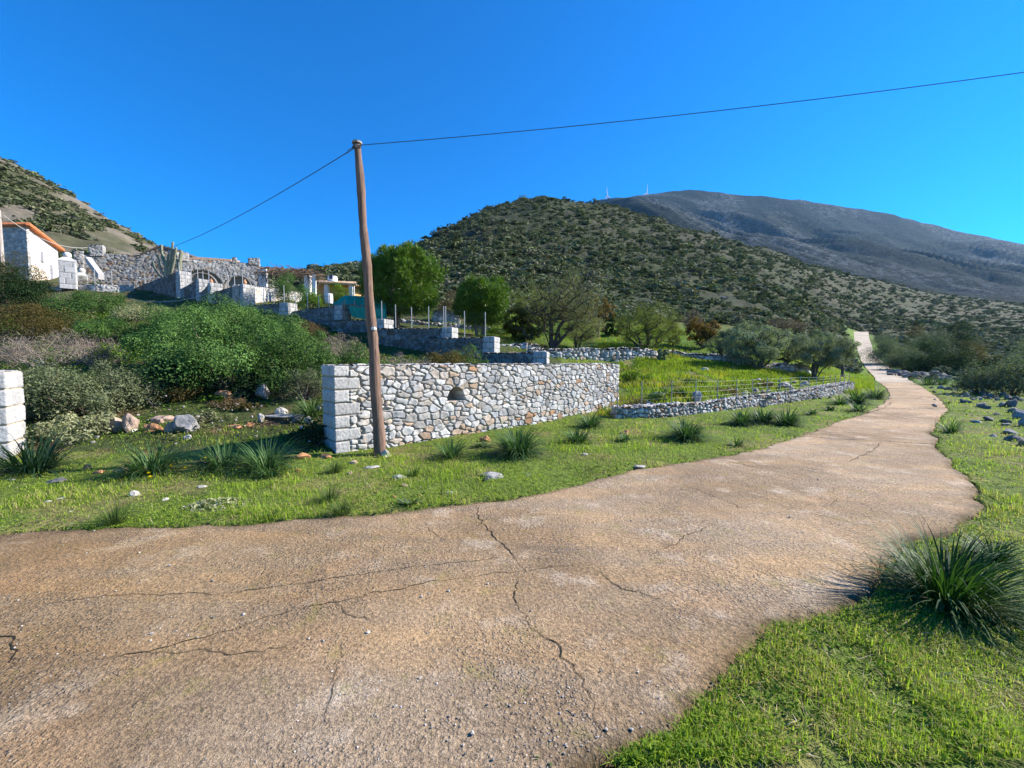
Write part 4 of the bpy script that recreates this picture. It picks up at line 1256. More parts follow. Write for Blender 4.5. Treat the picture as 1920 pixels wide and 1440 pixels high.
mb.tube([pts[-1] + [-.07, 0, -.08], pts[-1] + [-.16, .02, -.11], pts[-1] + [-.2, .03, -.17], pts[-1] + [-.12, .01, -.12]], .006, 5, (0.08, 0.08, 0.09))
mb.build('cable_tie', M['cable'], root)
def cable(name, A, B, sag, rad, label, col):
    t = np.linspace(0, 1, 60)[:, None]
    Q = A[None] * (1 - t) + B[None] * t; Q[:, 2] -= sag * 4 * t[:, 0] * (1 - t[:, 0])
    mb = MB(); mb.tube(Q, rad, 6, col); tag(mb.build(name, M['cable']), label, 'cable')
tp = base + pts[-1]
e1 = at(1920, 122, 6.2)
cable('overhead_cable', tp + [.06, -.02, -.05], tp + (e1 - tp) * 1.3, .13, .0055, 'dark overhead cable running from the pole top out to the right', (0.05, 0.035, 0.045))
cable('overhead_cable', tp + [-.06, .02, -.08], at(178, 462, 35.3), 1.3, .007, 'dark overhead cable running from the pole top down to the stone manor', (0.05, 0.05, 0.055))
p = at(3, 480, 30); q = at(3, 394, 30)
root = empty('utility_pole', (p[0], p[1], p[2])); tag(root, 'thin grey pole at the left edge beside the white house', 'pole')
mb = MB(); mb.tube([(0, 0, -2), (0, 0, q[2] - p[2])], [.15, .10], 10, (0.42, 0.36, 0.32)); mb.build('shaft', M['pole'], root)
cable('overhead_cable', q + [.1, 0, -.35], at(168, 464, 35.1), .75, .022, 'pale cable sagging from the left edge pole to the stone manor', (0.42, 0.40, 0.36))
cable('garden_hose', at(236, 559, 29.5), at(395, 549, 27.2), .42, .022, 'thin pale hose strung along the dark terrace wall', (0.35, 0.36, 0.4))
p = at(1669, 693, 56); 
root = empty('wooden_post', (p[0], p[1], p[2])); tag(root, 'short brown post at the right edge of the pale climbing lane', 'post')
mb = MB(); mb.tube([(0, 0, -.2), (0, 0, 1.55)], [.12, .10], 8, (0.26, 0.17, 0.10)); mb.build('shaft', M['bark'], root)
mb = MB(); mb.box((0, 0, 1.5), .26, .26, .1, 0, (0.3, 0.2, 0.13)); mb.build('cap', M['bark'], root)

# ---------------------------------------------------------------- wind turbines on the mountain
def turbine(px, pb, ph, d, a0, label):
    b, h = at(px, pb + 4, d), at(px - 1.5, ph, d)
    root = empty('wind_turbine', b); tag(root, label, 'wind turbine', 'wind turbines on the skyline')
    H = h[2] - b[2]
    W = (0.62, 0.62, 0.66)
    mb = MB(); mb.tube([(0, 0, 0), (0, 0, H)], [3.2, 2.0], 12, W); mb.build('tower', M['paint'], root)
    mb = MB(); mb.box((0, 1.5, H - 1), 4.2, 10, 4.2, .3, W); mb.sphere((0, -5, H + 1), 2.4, 10, 6, W); mb.build('nacelle', M['paint'], root)
    for k in range(3):
        a = a0 + k * 2 * math.pi / 3
        dr = np.array([math.cos(a) * .6, math.cos(a) * .35, math.sin(a)])
        mb = MB(); c = np.array([0, -5.5, H + 1])
        mb.tube([c, c + dr * 8, c + dr * 40], [1.1, 2.4, .5], 6, W); mb.build('blade', M['paint'], root)
turbine(1138, 384, 368, 1950, 1.75, 'white wind turbine left of the other, on the ridge behind the near hill')
turbine(1212, 377, 363, 1950, 1.45, 'white wind turbine nearer the mountain top, right of the other')

# ---------------------------------------------------------------- wire fences
def fence(posts, label, rad=0.025, wires=5, col=(0.30, 0.30, 0.31), vert=0.0, group=None, wr=0.0018, lo=0.06):
    """posts: (px, py_top, py_bottom, distance)"""
    b = [at(p[0], p[2], p[3]) for p in posts]; t = [at(p[0], p[1], p[3]) for p in posts]
    root = empty('wire_fence', b[0]); O = np.array(root.location); tag(root, label, 'fence', group)
    for x, y in zip(b, t):
        mb = MB(); mb.tube([x - O - [0, 0, .12], np.array([x[0], x[1], y[2]]) - O], rad, 6, col); mb.build('post', M['metal'], root)
    mb = MB()
    for k in range(wires):
        f = lo + (0.93 - lo) * k / max(1, wires - 1)
        mb.tube([x * (1 - f) + y * f - O for x, y in zip(b, t)], wr, 4, (0.16, 0.165, 0.17), cap=False)
    if vert:
        for q in range(len(b) - 1):
            n = max(1, int(np.linalg.norm(b[q + 1] - b[q]) / vert))
            for k in range(1, n):
                f = k / n
                lo_, hi_ = b[q] * (1 - f) + b[q + 1] * f, t[q] * (1 - f) + t[q + 1] * f
                mb.tube([lo_ + (hi_ - lo_) * lo - O, lo_ + (hi_ - lo_) * .93 - O], wr * .8, 3, (0.15, 0.155, 0.16), cap=False)
    mb.build('wire_mesh', M['metal'], root)
lowf = [(1203, 715, 763, 12.1), (1259, 713, 759, 12.5), (1304, 712, 757, 13), (1345, 712, 753, 13.6), (1381, 711, 748, 14.3), (1410, 710, 745, 15), (1438, 708, 742, 15.7), (1462, 708, 739, 16.4), (1482, 707, 736, 17.1), (1500, 706, 734, 17.6), (1516, 706, 732, 18.2), (1530, 706, 729, 18.8), (1543, 705, 727, 19.4), (1556, 704, 725, 20), (1566, 703, 723, 20.6), (1575, 703, 721, 21.2), (1583, 702, 720, 21.7), (1592, 700, 718, 22.4)]
fence([(1158, 717, 765, 12.0)] + lowf, 'low wire fence of thin grey posts along the top of the curving dry-stone wall', .013, 5, (0.22, 0.24, 0.28), 0)
fence([(716, 564, 603, 21.7), (742, 571, 618, 21.2), (772, 576, 618, 20.9), (804, 574, 617, 20.6), (832, 574, 617, 20.3)], 'tall wire fence on the terrace wall in front of the larger pine', .022, 7, (0.42, 0.41, 0.40), 0.16)
fence([(836, 574, 634, 20.1), (871, 583, 634, 19.8), (910, 585, 636, 19.2)], 'tall wire fence on the terrace wall in front of the smaller pine', .022, 7, (0.42, 0.41, 0.40), 0.16)
fence([(533, 535, 570, 25.9), (555, 552, 583, 25.7), (577, 549, 580, 25.2), (598, 555, 578, 24.8), (618, 552, 576, 24.4)], 'wire fence on the dark terrace wall in front of the leafy vine', .022, 4, (0.42, 0.41, 0.40))
fence([(455, 517, 536, 27), (478, 540, 570, 26.6), (495, 540, 571, 26.4), (514, 543, 571, 26.1)], 'wire fence below the pergola, above the stubby pale pier', .022, 4, (0.42, 0.41, 0.40))
fence([(336, 492, 512, 30.2), (349, 502, 532, 30), (359, 502, 531, 29.8), (371, 503, 527, 29.3), (381, 508, 534, 28.9), (392, 508, 534, 28.3), (428, 517, 542, 27.6), (440, 518, 538, 27.2)], 'wire fence climbing the short terrace steps in front of the arches', .022, 3, (0.42, 0.41, 0.40))
fence([(178, 505, 532, 31.7), (210, 508, 532, 31.9), (243, 510, 535, 32.6), (272, 514, 532, 34)], 'wire fence on the grey garden wall beside the ball-topped piers', .022, 3, (0.42, 0.41, 0.40))

# ---------------------------------------------------------------- rocks
def rock_mesh(name, size, seed, col, sub=3, rough=0.5, flat=1.0, loc=None):
    import bmesh
    bm = bmesh.new()
    bmesh.ops.create_icosphere(bm, subdivisions=sub, radius=1.0)
    V = np.array([v.co[:] for v in bm.verts]); F = np.array([[v.index for v in f.verts] for f in bm.faces]); bm.free()
    r = rng_of(seed)
    for k in range(16):          # chop with random planes to get facets
        n = r.normal(0, 1, 3); n /= np.linalg.norm(n); d = r.uniform(.45, .85)
        s = V @ n; V = V - np.maximum(s - d, 0)[:, None] * n
    nz = fbm(V[:, 0] * 2 + 5 + seed, V[:, 1] * 2 + V[:, 2] * 1.3, seed, 4) - .5
    V = V * (1 + rough * nz[:, None])
    V[:, 2] *= flat
    ext = V.max(0) - V.min(0)
    V = V / ext * np.array(size)
    V[:, 2] -= V[:, 2].min() + size[2] * .18
    c = np.array(col)[None] * (0.75 + .6 * fbm(V[:, 0] * 9 + seed, V[:, 2] * 9 + V[:, 1] * 5, seed + 2, 3))[:, None]
    return mesh_obj(name, V, [F], M['rock'], np.clip(c, 0, .8), loc=loc, smooth=False)

GREY, PALE, ORNG, PINK, DARK = (0.27, 0.26, 0.25), (0.42, 0.39, 0.34), (0.40, 0.20, 0.10), (0.37, 0.27, 0.21), (0.15, 0.14, 0.13)
ROCKS = [
 (212, 815, 26, 30, 8.0, PINK, 'squarish pinkish rock leaning on the grey bush, left end of the rock row'),
 (238, 812, 27, 34, 8.0, PINK, 'upright pinkish-grey boulder with a pointed top in the row of rocks'),
 (241, 819, 34, 14, 8.0, PALE, 'flat pale slab lying at the foot of the upright boulder'),
 (276, 816, 37, 20, 8.0, ORNG, 'rounded orange-pink boulder alone in the grass right of the flat slab'),
 (298, 800, 40, 18, 8.5, PINK, 'long pinkish rock behind the rounded orange-pink boulder'),
 (315, 812, 24, 18, 8.0, PINK, 'small tilted pink rock between the long rock and the grey boulder'),
 (342, 806, 44, 28, 8.0, GREY, 'grey boulder beside the pale silvery shrub'),
 (334, 781, 22, 8, 8.5, PALE, 'thin pale stone on the grass behind the grey boulder'),
 (422, 758, 38, 24, 10.2, ORNG, 'big orange boulder just above the brown cushion bush'),
 (489, 749, 36, 28, 10.4, GREY, 'large smooth grey boulder in the shade of the big green shrub'),
 (512, 734, 22, 20, 10.8, DARK, 'dark pointed rock right of the large smooth grey boulder'),
 (445, 744, 16, 14, 10.5, PALE, 'small white rock in the shade between the orange and grey boulders'),
 (525, 781, 22, 16, 9.3, PALE, 'chunky pale rock resting on the end of the long slab'),
 (530, 787, 80, 8, 9.0, PALE, 'long pale slab laid across the bank'),
 (486, 794, 16, 17, 8.8, PALE, 'upright small white stone at the left end of the long slab'),
 (553, 794, 22, 15, 8.8, DARK, 'dark rounded stone at the right end of the long slab'),
 (575, 796, 20, 14, 8.8, GREY, 'grey rounded stone between the long slab and the wall'),
 (566, 806, 14, 7, 8.5, PALE, 'pale flat pebble below the grey rounded stone near the wall'),
 (436, 805, 34, 8, 8.4, ORNG, 'flat orange stone set in bare soil above the asphodel clumps'),
 (465, 800, 16, 8, 8.5, ORNG, 'small orange stone set in bare soil beside the flat one'),
 (348, 835, 17, 17, 7.7, PALE, 'pale wedge-shaped stone standing above the yellow-flowered asphodel'),
 (330, 839, 16, 9, 7.6, GREY, 'grey stone lying left of the pale wedge-shaped stone'),
 (157, 884, 17, 13, 0, ORNG, 'orange stone in the grass right of the leftmost asphodel'),
 (178, 890, 22, 7, 0, ORNG, 'flat orange stone next to the orange stone in the grass'),
 (221, 888, 36, 9, 0, ORNG, 'long flat orange stone under the yellow-flowered asphodel'),
 (190, 836, 16, 11, 7.6, PINK, 'small orange-pink stone at the foot of the grey bush'),
 (200, 842, 20, 8, 7.4, GREY, 'grey flake lying below the grey bush'),
 (95, 908, 36, 10, 0, DARK, 'dark brown flat stone in the front grass at left'),
 (17, 903, 14, 4, 0, PALE, 'tiny pale stone at the left edge of the grass'),
 (248, 934, 18, 11, 0, PALE, 'bright white wedge stone alone in the front grass'),
 (307, 942, 16, 6, 0, PALE, 'small flat white stone right of the bright wedge stone'),
 (112, 938, 14, 5, 0, PALE, 'flat pale flake in the grass, right one of a close pair'),
 (87, 944, 12, 5, 0, PALE, 'flat pale flake in the grass, left one of a close pair'),
 (130, 963, 12, 4, 0, PALE, 'tiny pale flake near the lane edge at far left'),
 (376, 917, 18, 6, 0, PALE, 'pale earthy stone in the grass behind the silvery creeping plant'),
 (562, 866, 34, 13, 0, ORNG, 'brown-orange rock in front of the wall corner'),
 (608, 863, 26, 10, 0, ORNG, 'jagged orange rubble at the foot of the wall corner'),
 (661, 872, 18, 7, 0, PINK, 'pinkish flat stone between the wall corner and the pole'),
 (692, 882, 30, 6, 0, PALE, 'long white flake in a bare patch in front of the pole'),
 (654, 892, 9, 7, 0, PINK, 'tiny pink pebble standing left of the white flake'),
 (558, 887, 12, 7, 0, ORNG, 'small orange pebble in the grass below the wall corner'),
 (720, 858, 20, 15, 0, PALE, 'white block at the foot of the wooden pole'),
 (746, 900, 28, 8, 0, PALE, 'white brick-like stone in the grass in front of the wall'),
 (758, 915, 12, 7, 0, PINK, 'round pink pebble below the white brick-like stone'),
 (922, 900, 50, 9, 0, GREY, 'broad flat grey rock set flush in the verge near the lane'),
 (912, 905, 11, 9, 0, DARK, 'small dark stone on the near side of the broad flat rock'),
 (842, 929, 14, 6, 0, GREY, 'small grey stone near the lane edge below the broad flat rock'),
 (735, 938, 14, 7, 0, ORNG, 'small orange stone beside the rosette weed near the lane'),
 (910, 829, 22, 11, 0, ORNG, 'orange rock in the grass left of the big wall asphodel'),
 (552, 962, 8, 4, 0, PALE, 'tiny white pebble near the lane edge below the tussocks'),
 (990, 893, 10, 4, 0, PALE, 'tiny white pebble right of the broad flat rock'),
 (1097, 857, 14, 5, 0, PALE, 'flat pale stone in the verge below the far asphodels'),
 (1200, 880, 24, 6, 0, PALE, 'pale broken concrete chip at the lane edge'),
 (1173, 815, 18, 8, 0, ORNG, 'brown stone below the start of the low dry wall'),
 (1325, 700, 22, 10, 21, PALE, 'white boulder in the bright green field below the shaded wall'),
 (1512, 718, 18, 11, 19.5, GREY, 'grey boulder in the field below the right olive tree'),
 (1308, 752, 18, 18, 13.4, GREY, 'sharp grey rock leaning against the fence foot'),
 (1475, 727, 22, 14, 17.5, GREY, 'grey boulder behind the middle of the low wire fence'),
 (1420, 737, 14, 8, 16.2, PALE, 'small pale rock behind the low wire fence, among weeds'),
 (1235, 732, 28, 9, 14.0, PALE, 'flat pale rock in the field behind the left fence posts'),
 (1220, 756, 18, 14, 12.6, GREY, 'grey rock behind the leftmost fence post'),
 (1398, 741, 14, 8, 15.4, PALE, 'pale rock pair member at the fence foot near its middle'),
]
EXTRA_R = [(1813, 746, 14, 9), (1808, 756, 16, 7), (1834, 751, 12, 6), (1841, 764, 17, 8), (1851, 766, 12, 6), (1856, 749, 16, 10), (1869, 752, 10, 6), (1878, 764, 15, 8), (1889, 751, 14, 9), (1895, 765, 18, 14), (1900, 773, 18, 9), (1912, 785, 22, 16), (1855, 791, 20, 9), (1832, 793, 16, 5), (1884, 794, 18, 7), (1887, 799, 14, 5), (1894, 815, 24, 9), (1862, 820, 14, 6), (1902, 829, 28, 13), (1917, 838, 20, 14), (1765, 729, 16, 6), (1778, 731, 14, 6), (1918, 800, 18, 18), (1870, 779, 12, 4), (1825, 738, 14, 6), (1905, 752, 16, 8), (1881, 743, 12, 7), (1846, 741, 14, 7)]
for k, (px, py, w, h, d, c, lab) in enumerate(ROCKS):
    p = gp(px, py) if d == 0 else at(px, py, d)
    dist = p[1]
    W, H = w / F_PX * dist, h / F_PX * dist
    z = gz(p[0], p[1])
    if d == 0: p[2] = z
    size = (W, W * random.uniform(.6, .9), H * 1.35)
    o = rock_mesh('rock', size, 100 + k, c, 3 if w > 12 else 2, flat=1, loc=(p[0], p[1] + size[1] * .35, min(p[2], z + .05)))
    o.rotation_euler = (0, 0, random.uniform(-.4, .4))
    tag(o, lab, 'rock' if w > 20 else 'stone')
for k, (px, py, w, h) in enumerate(EXTRA_R):
    p = gp(px, py); dist = p[1]
    W, H = w / F_PX * dist, h / F_PX * dist
    o = rock_mesh('rock', (W, W * random.uniform(.6, .9), H * 1.3), 300 + k, random.choice([GREY, DARK, GREY, (0.22, 0.20, 0.18)]), 3, loc=(p[0], p[1], gz(p[0], p[1])))
    o.rotation_euler = (0, 0, random.uniform(-.5, .5))
    tag(o, 'grey rock of the scatter on the bright verge, right of the lane', 'rock', 'grey rocks strewn on the right verge')
# rubble bank beyond them
def rubble(name, pts, n, smin, smax, seed, label, spread=.5):
    r = rng_of(seed); mb = MB()
    base = rock_mesh('tmp', (1, .8, .7), seed, (1, 1, 1), 2)
    Vb = np.array([v.co[:] for v in base.data.vertices]); Fb = np.array([p.vertices[:] for p in base.data.polygons])
    bpy.data.objects.remove(base)
    Pp = np.array([at(*p) for p in pts]); L = poly_len(Pp[:, :2])
    for k in range(n):
        s = r.uniform(0, L[-1]); x = np.interp(s, L, Pp[:, 0]) + r.normal(0, spread); y = np.interp(s, L, Pp[:, 1]) + r.normal(0, spread)
        z = gz(x, y) + abs(r.normal(0, .15)); sc = r.uniform(smin, smax); a = r.uniform(0, 6.3)
        R_ = np.array([[math.cos(a), -math.sin(a), 0], [math.sin(a), math.cos(a), 0], [0, 0, 1]])
        mb.add((Vb * sc * r.uniform(.7, 1.2, 3)) @ R_.T + [x, y, z], None, Fb, np.array([0.26, 0.235, 0.205]) * r.uniform(.55, 1.3))
    tag(mb.build(name, M['rock']), label, 'rubble', kind='stuff')
rubble('rubble', [(1690, 703, 45), (1715, 706, 42), (1745, 708, 38), (1765, 712, 36)], 150, .25, .7, 5, 'grey bank of loose rubble right of the lane bend, below dark bushes', .7)
rubble('rubble', [(1790, 745, 20), (1840, 752, 19), (1900, 760, 17), (1960, 775, 14)], 60, .05, .2, 6, 'small loose stones strewn on the verge among the grey rocks', 1.3)
rubble('rubble', [(1380, 746, 15), (1450, 736, 16.5), (1520, 728, 19)], 70, .08, .25, 7, 'loose small stones on the field edge behind the wire fence', .5)
rubble('rubble', [(190, 830, 8), (320, 815, 8.3), (480, 800, 8.6), (590, 800, 8.6)], 60, .03, .09, 8, 'small loose stones strewn over the bank left of the wall', .8)
rubble('hill_rocks', [(690, 500, 85), (800, 505, 75), (880, 520, 70), (930, 515, 75), (900, 500, 85)], 110, .25, .9, 9, 'pale rock outcrops among scrub low on the near hill', 5)
rubble('hill_rocks', [(1300, 520, 85), (1400, 540, 85), (1180, 470, 120)], 60, .25, .8, 10, 'pale stones among scrub on the middle of the near hill', 7)


# ---------------------------------------------------------------- leaves, shrubs, trees
DBG = []
def unit(v): return v / (np.linalg.norm(v, axis=-1, keepdims=True) + 1e-9)
def rand_dir(r, n): return unit(r.normal(0, 1, (n, 3)))

def leaf_quads(Pc, Nn, L, W, r, axis=None):
    """diamond leaves centred on Pc facing Nn"""
    n = len(Pc)
    T = rand_dir(r, n) if axis is None else unit(axis + 0.35 * r.normal(0, 1, (n, 3)))
    T = unit(T - (T * Nn).sum(1)[:, None] * Nn)
    S = np.cross(Nn, T)
    L = (np.full(n, L) if np.isscalar(L) else L)[:, None]; W = (np.full(n, W) if np.isscalar(W) else W)[:, None]
    V = np.stack([Pc - T * L / 2, Pc + S * W / 2 + T * L * .08, Pc + T * L / 2, Pc - S * W / 2 + T * L * .08], 1).reshape(-1, 3)
    return V, np.arange(4 * n).reshape(n, 4)

def lerp_col(c1, c2, t): return np.asarray(c1)[None] * (1 - t[:, None]) + np.asarray(c2)[None] * t[:, None]

def shrub_geo(r, rx, ry, rz, n, L, W, c1, c2, lobes=16, lobe_r=0.42, up=0.25, rnd=0.5, low=0.15, axis_out=0.0, shell=0.72):
    """leafy mound standing on z=0"""
    D = rand_dir(r, lobes); D[:, 2] = np.abs(D[:, 2]) * 0.9 + 0.05
    D = unit(D)
    Cn = D * r.uniform(0.42, 0.96, (lobes, 1)) * np.array([rx, ry, rz]) + [0, 0, rz * low]
    lr = r.uniform(0.55, 1.35, lobes) * lobe_r * (rx * ry * rz) ** (1 / 3)
    lt = r.random(lobes)
    k = r.integers(0, lobes, n)
    d = rand_dir(r, n); d[:, 2] += 0.25; d = unit(d)
    rad = lr[k] * np.where(r.random(n) < .8, r.uniform(shell, 1.05, n), r.uniform(0.3, 1.55, n))
    Pc = Cn[k] + d * rad[:, None] * np.array([1, 1, .85])
    Pc[:, 2] = np.where(Pc[:, 2] < 0.02, r.uniform(0.0, 0.2, n) * rz + .01, Pc[:, 2])
    Nn = unit(d * 1.0 + .8 * rnd * r.normal(0, 1, (n, 3)) + [0, 0, up])
    ax = unit(d + [0, 0, .4]) if axis_out else None
    V, F = leaf_quads(Pc, Nn, L * r.uniform(.7, 1.3, n), W * r.uniform(.7, 1.3, n), r, ax)
    t = np.clip(0.55 * lt[k] + 0.55 * r.random(n) - .05, 0, 1)
    C = np.repeat(lerp_col(c1, c2, t) * r.uniform(.8, 1.2, (n, 1)), 4, 0)
    return V, F, C, Cn

def branch_mesh(mb, r, Cn, rad, col, root=None):
    for c in Cn:
        p0 = np.array([r.normal(0, .06), r.normal(0, .06), -.05]) if root is None else np.array(root)
        m = p0 * .5 + c * .5 + r.normal(0, .08, 3) * np.linalg.norm(c)
        m[2] -= .08 * np.linalg.norm(c)
        mb.tube([p0, m, c, c * 1.08], [rad, rad * .6, rad * .3, rad * .15], 5, np.array(col) * r.uniform(.7, 1.3), cap=False)

def shrub(px, py_base, w, h, d, kind, label, name='shrub', cat='shrub', seed=None, yscale=.85, group=None):
    """px/py_base: foot of the shrub; w, h in photo pixels"""
    seed = seed or int(px * 7 + py_base * 13 + d * 11) % 99991
    r = rng_of(seed)
    K = SHRUBS[kind]
    x = (px - 960) / F_PX * d
    z = gz(x, d)
    top = at(px, py_base - h, d)
    DBG.append((label[:44], px, py_base, d, round(680 - (z - CAM_Z) / d * F_PX), py_base - h))
    rx, rz = w / F_PX * d / 2 * 1.10, max(.14, (top[2] - z) * 1.12)
    ry = rx * yscale
    root = empty(name, (x, d, z)); tag(root, label, cat, group)
    area = rx * ry + rx * rz
    n = int(np.clip(K['dens'] * area / (K['L'] * K['W']) * (4.2 if K.get('mat') != 'twig' else 2.0), 300, 30000))
    V, F, C, Cn = shrub_geo(r, rx, ry, rz * .80, n, K['L'], K['W'], K['c1'], K['c2'], K.get('lobes', 22), K.get('lr', .33), K.get('up', .25), K.get('rnd', .5), .12, K.get('ax', 0), K.get('shell', .72))
    mesh_obj('foliage', V, [F], M[K.get('mat', 'leaf')], np.clip(C, .005, .7), root)
    mb = MB(); branch_mesh(mb, r, Cn, K.get('br', .02), K.get('bc', (0.16, 0.13, 0.10)))
    mb.build('branches', M['twig'], root)
    return root

SHRUBS = {
 'lentisk': dict(L=.064, W=.036, dens=1.5, c1=(0.034, 0.078, 0.022), c2=(0.135, 0.240, 0.062), lobes=26, lr=.31, rnd=.42, shell=.8),
 'dark':    dict(L=.075, W=.045, dens=1.4, c1=(0.014, 0.034, 0.014), c2=(0.034, 0.068, 0.024), lobes=22),
 'grey':    dict(L=.075, W=.022, dens=1.0, c1=(0.10, 0.125, 0.062), c2=(0.20, 0.225, 0.12), lobes=40, lr=.28, ax=1, rnd=.7),
 'pale':    dict(L=.070, W=.035, dens=0.9, c1=(0.15, 0.17, 0.085), c2=(0.27, 0.27, 0.15), lobes=20, rnd=.7),
 'dry':     dict(L=.20, W=.009, dens=.65, c1=(0.13, 0.105, 0.085), c2=(0.29, 0.24, 0.20), lobes=26, ax=1, rnd=.8, mat='twig', bc=(.3, .25, .21), shell=.3),
 'spiny':   dict(L=.07, W=.022, dens=1.0, c1=(0.070, 0.062, 0.020), c2=(0.135, 0.105, 0.035), lobes=24, ax=1, rnd=.8),
 'brown':   dict(L=.06, W=.016, dens=.9, c1=(0.11, 0.075, 0.04), c2=(0.19, 0.14, 0.075), lobes=22, ax=1, rnd=.8),
 'fresh':   dict(L=.075, W=.04, dens=1.1, c1=(0.065, 0.125, 0.018), c2=(0.16, 0.25, 0.03), lobes=18, rnd=.6),
 'fennel':  dict(L=.11, W=.018, dens=1.0, c1=(0.04, 0.095, 0.03), c2=(0.09, 0.17, 0.045), lobes=18, ax=1, rnd=.7),
 'spurge':  dict(L=.10, W=.026, dens=1.1, c1=(0.032, 0.085, 0.035), c2=(0.09, 0.16, 0.03), lobes=20, ax=1, rnd=.5),
}
SH = [
 # upper bank and far left
 (30, 600, 120, 115, 22, 'dark', 'dark evergreen bush at the left edge below the white house'),
 (20, 560, 120, 85, 26, 'spiny', 'yellowish-brown bush hiding the foot of the white house'),
 (55, 640, 150, 85, 16.5, 'spiny', 'olive-brown spiny bush at the left edge under the dark evergreen'),
 (120, 580, 70, 38, 24, 'dry', 'grey-brown dry bush under the grey garden wall'),
 (180, 592, 110, 46, 23, 'lentisk', 'rounded bright green bush below the grey garden wall'),
 (262, 606, 90, 44, 22, 'pale', 'pale straw-green bush left of the big green shrubs'),
 (140, 625, 130, 50, 18, 'spurge', 'blue-green spurge clump with yellow tips on the upper bank'),
 (215, 640, 120, 50, 17, 'spurge', 'mixed green bush between spurge clump and the big shrubs'),
 (90, 690, 210, 75, 12.8, 'dry', 'wide dry grey twiggy bush on the left bank'),
 (180, 686, 110, 55, 13.2, 'dry', 'smaller dry grey twiggy bush, right end of the dry patch'),
 (222, 682, 70, 36, 13.6, 'fresh', 'bright yellow-green leafy patch amid the left bank'),
 # the big green mass
 (370, 650, 170, 90, 18, 'lentisk', 'tall green shrub at the back of the green mass, under the cactus terrace'),
 (470, 660, 170, 90, 18, 'lentisk', 'tall green shrub at the back of the green mass, under the white garden wall'),
 (560, 680, 130, 75, 17, 'lentisk', 'green shrub sloping down to the dark terrace wall'),
 (320, 700, 140, 112, 13.2, 'lentisk', 'dusty green shrub at the left side of the green mass'),
 (430, 740, 220, 148, 11.2, 'lentisk', 'largest rounded bright green shrub in the middle of the bank'),
 (535, 735, 150, 112, 11.3, 'lentisk', 'bright green shrub right of the largest one'),
 (350, 752, 130, 100, 10.8, 'dark', 'dark shaded shrub at the left foot of the largest green shrub'),
 (490, 748, 120, 60, 10.9, 'dark', 'low dark shrub at the foot of the green mass, above the grey boulder'),
 (595, 710, 80, 60, 13.4, 'fennel', 'feathery green fennel-like bush left of the wall top'),
 (655, 690, 110, 42, 12.0, 'spurge', 'dark green leafy bush peeping over the left part of the roadside wall'),
 (585, 640, 70, 42, 21, 'brown', 'brownish twiggy bush under the dark terrace wall'),
 (640, 662, 90, 40, 18.5, 'dry', 'dry greyish bush below the green net terrace'),
 (665, 668, 60, 26, 17.5, 'pale', 'small pale bush right of the dry one below the net terrace'),
 # lower bank
 (150, 790, 230, 115, 9.0, 'grey', 'big grey-green feathery bush right of the left edge pier'),
 (225, 770, 135, 85, 9.5, 'grey', 'grey-green feathery bush in the middle of the lower bank'),
 (75, 800, 130, 110, 8.7, 'grey', 'grey-green bush standing behind the left edge pier'),
 (250, 745, 70, 40, 11.4, 'grey', 'small grey-green bush under the dry twigs'),
 (105, 840, 150, 60, 7.6, 'pale', 'pale silvery bush at the foot of the left edge pier'),
 (190, 830, 90, 58, 8.0, 'pale', 'pale tangled bush above the first pink rock'),
 (330, 775, 110, 50, 10.2, 'spiny', 'low greenish-brown growth under dead branches'),
 (430, 788, 75, 40, 9.7, 'brown', 'brown cushion bush under the big orange boulder'),
 (466, 788, 50, 28, 9.6, 'spiny', 'small olive cushion beside the brown cushion bush'),
 (382, 812, 66, 42, 8.8, 'pale', 'pale silvery shrub right of the grey boulder'),
 (400, 775, 60, 30, 10.2, 'fresh', 'small bright green plant left of the orange boulder'),
 (575, 748, 90, 62, 10.4, 'grey', 'grey woody bush left of the roadside wall top'),
 (540, 752, 60, 30, 10.8, 'pale', 'yellowish dry bush above the long slab'),
 (594, 842, 62, 66, 7.6, 'dark', 'dark leafy weed in the shade of the wall corner'),
 (560, 838, 50, 36, 7.9, 'dark', 'low dark weed left of the shaded one at the wall corner'),
 # over the roadside wall
 (760, 692, 120, 30, 12.3, 'dry', 'dry grey grass bush peeping over the wall right of the pole'),
 (830, 692, 130, 38, 13.6, 'spiny', 'olive-brown bush over the middle of the roadside wall'),
 (880, 690, 80, 42, 15.0, 'spurge', 'dark green bush over the wall below the tall white pier'),
 (915, 692, 50, 22, 14.0, 'spurge', 'small green bush over the wall, left of the lowest terrace wall'),
]
for (px, pb, w, h, d, kind, lab) in SH:
    shrub(px, pb, w, h, d, kind, lab)
    
for (px, pb, w, h, d, kind, lab) in [
 (1240, 752, 46, 22, 13.6, 'fennel', 'feathery weed behind the second fence post of the low wire fence'),
 (1275, 750, 34, 20, 14.0, 'spurge', 'dark weed clump between two fence posts, left part of the fenced field'),
 (1190, 758, 44, 16, 12.8, 'brown', 'brown dry weed in the fenced field behind the first fence post'),
 (1360, 742, 44, 18, 15.2, 'brown', 'brown weeds behind the middle of the low wire fence'),
 (1300, 732, 50, 20, 16.6, 'fresh', 'yellow-green weed patch in the middle of the fenced field'),
 (1430, 732, 40, 16, 17.4, 'spiny', 'olive weeds beside the grey boulder behind the wire fence'),
 (1195, 722, 60, 22, 17.5, 'fresh', 'yellow-flowering weeds near the end of the roadside wall')]:
    shrub(px, pb, w, h, d, kind, lab, 'weed_clump', 'weeds')
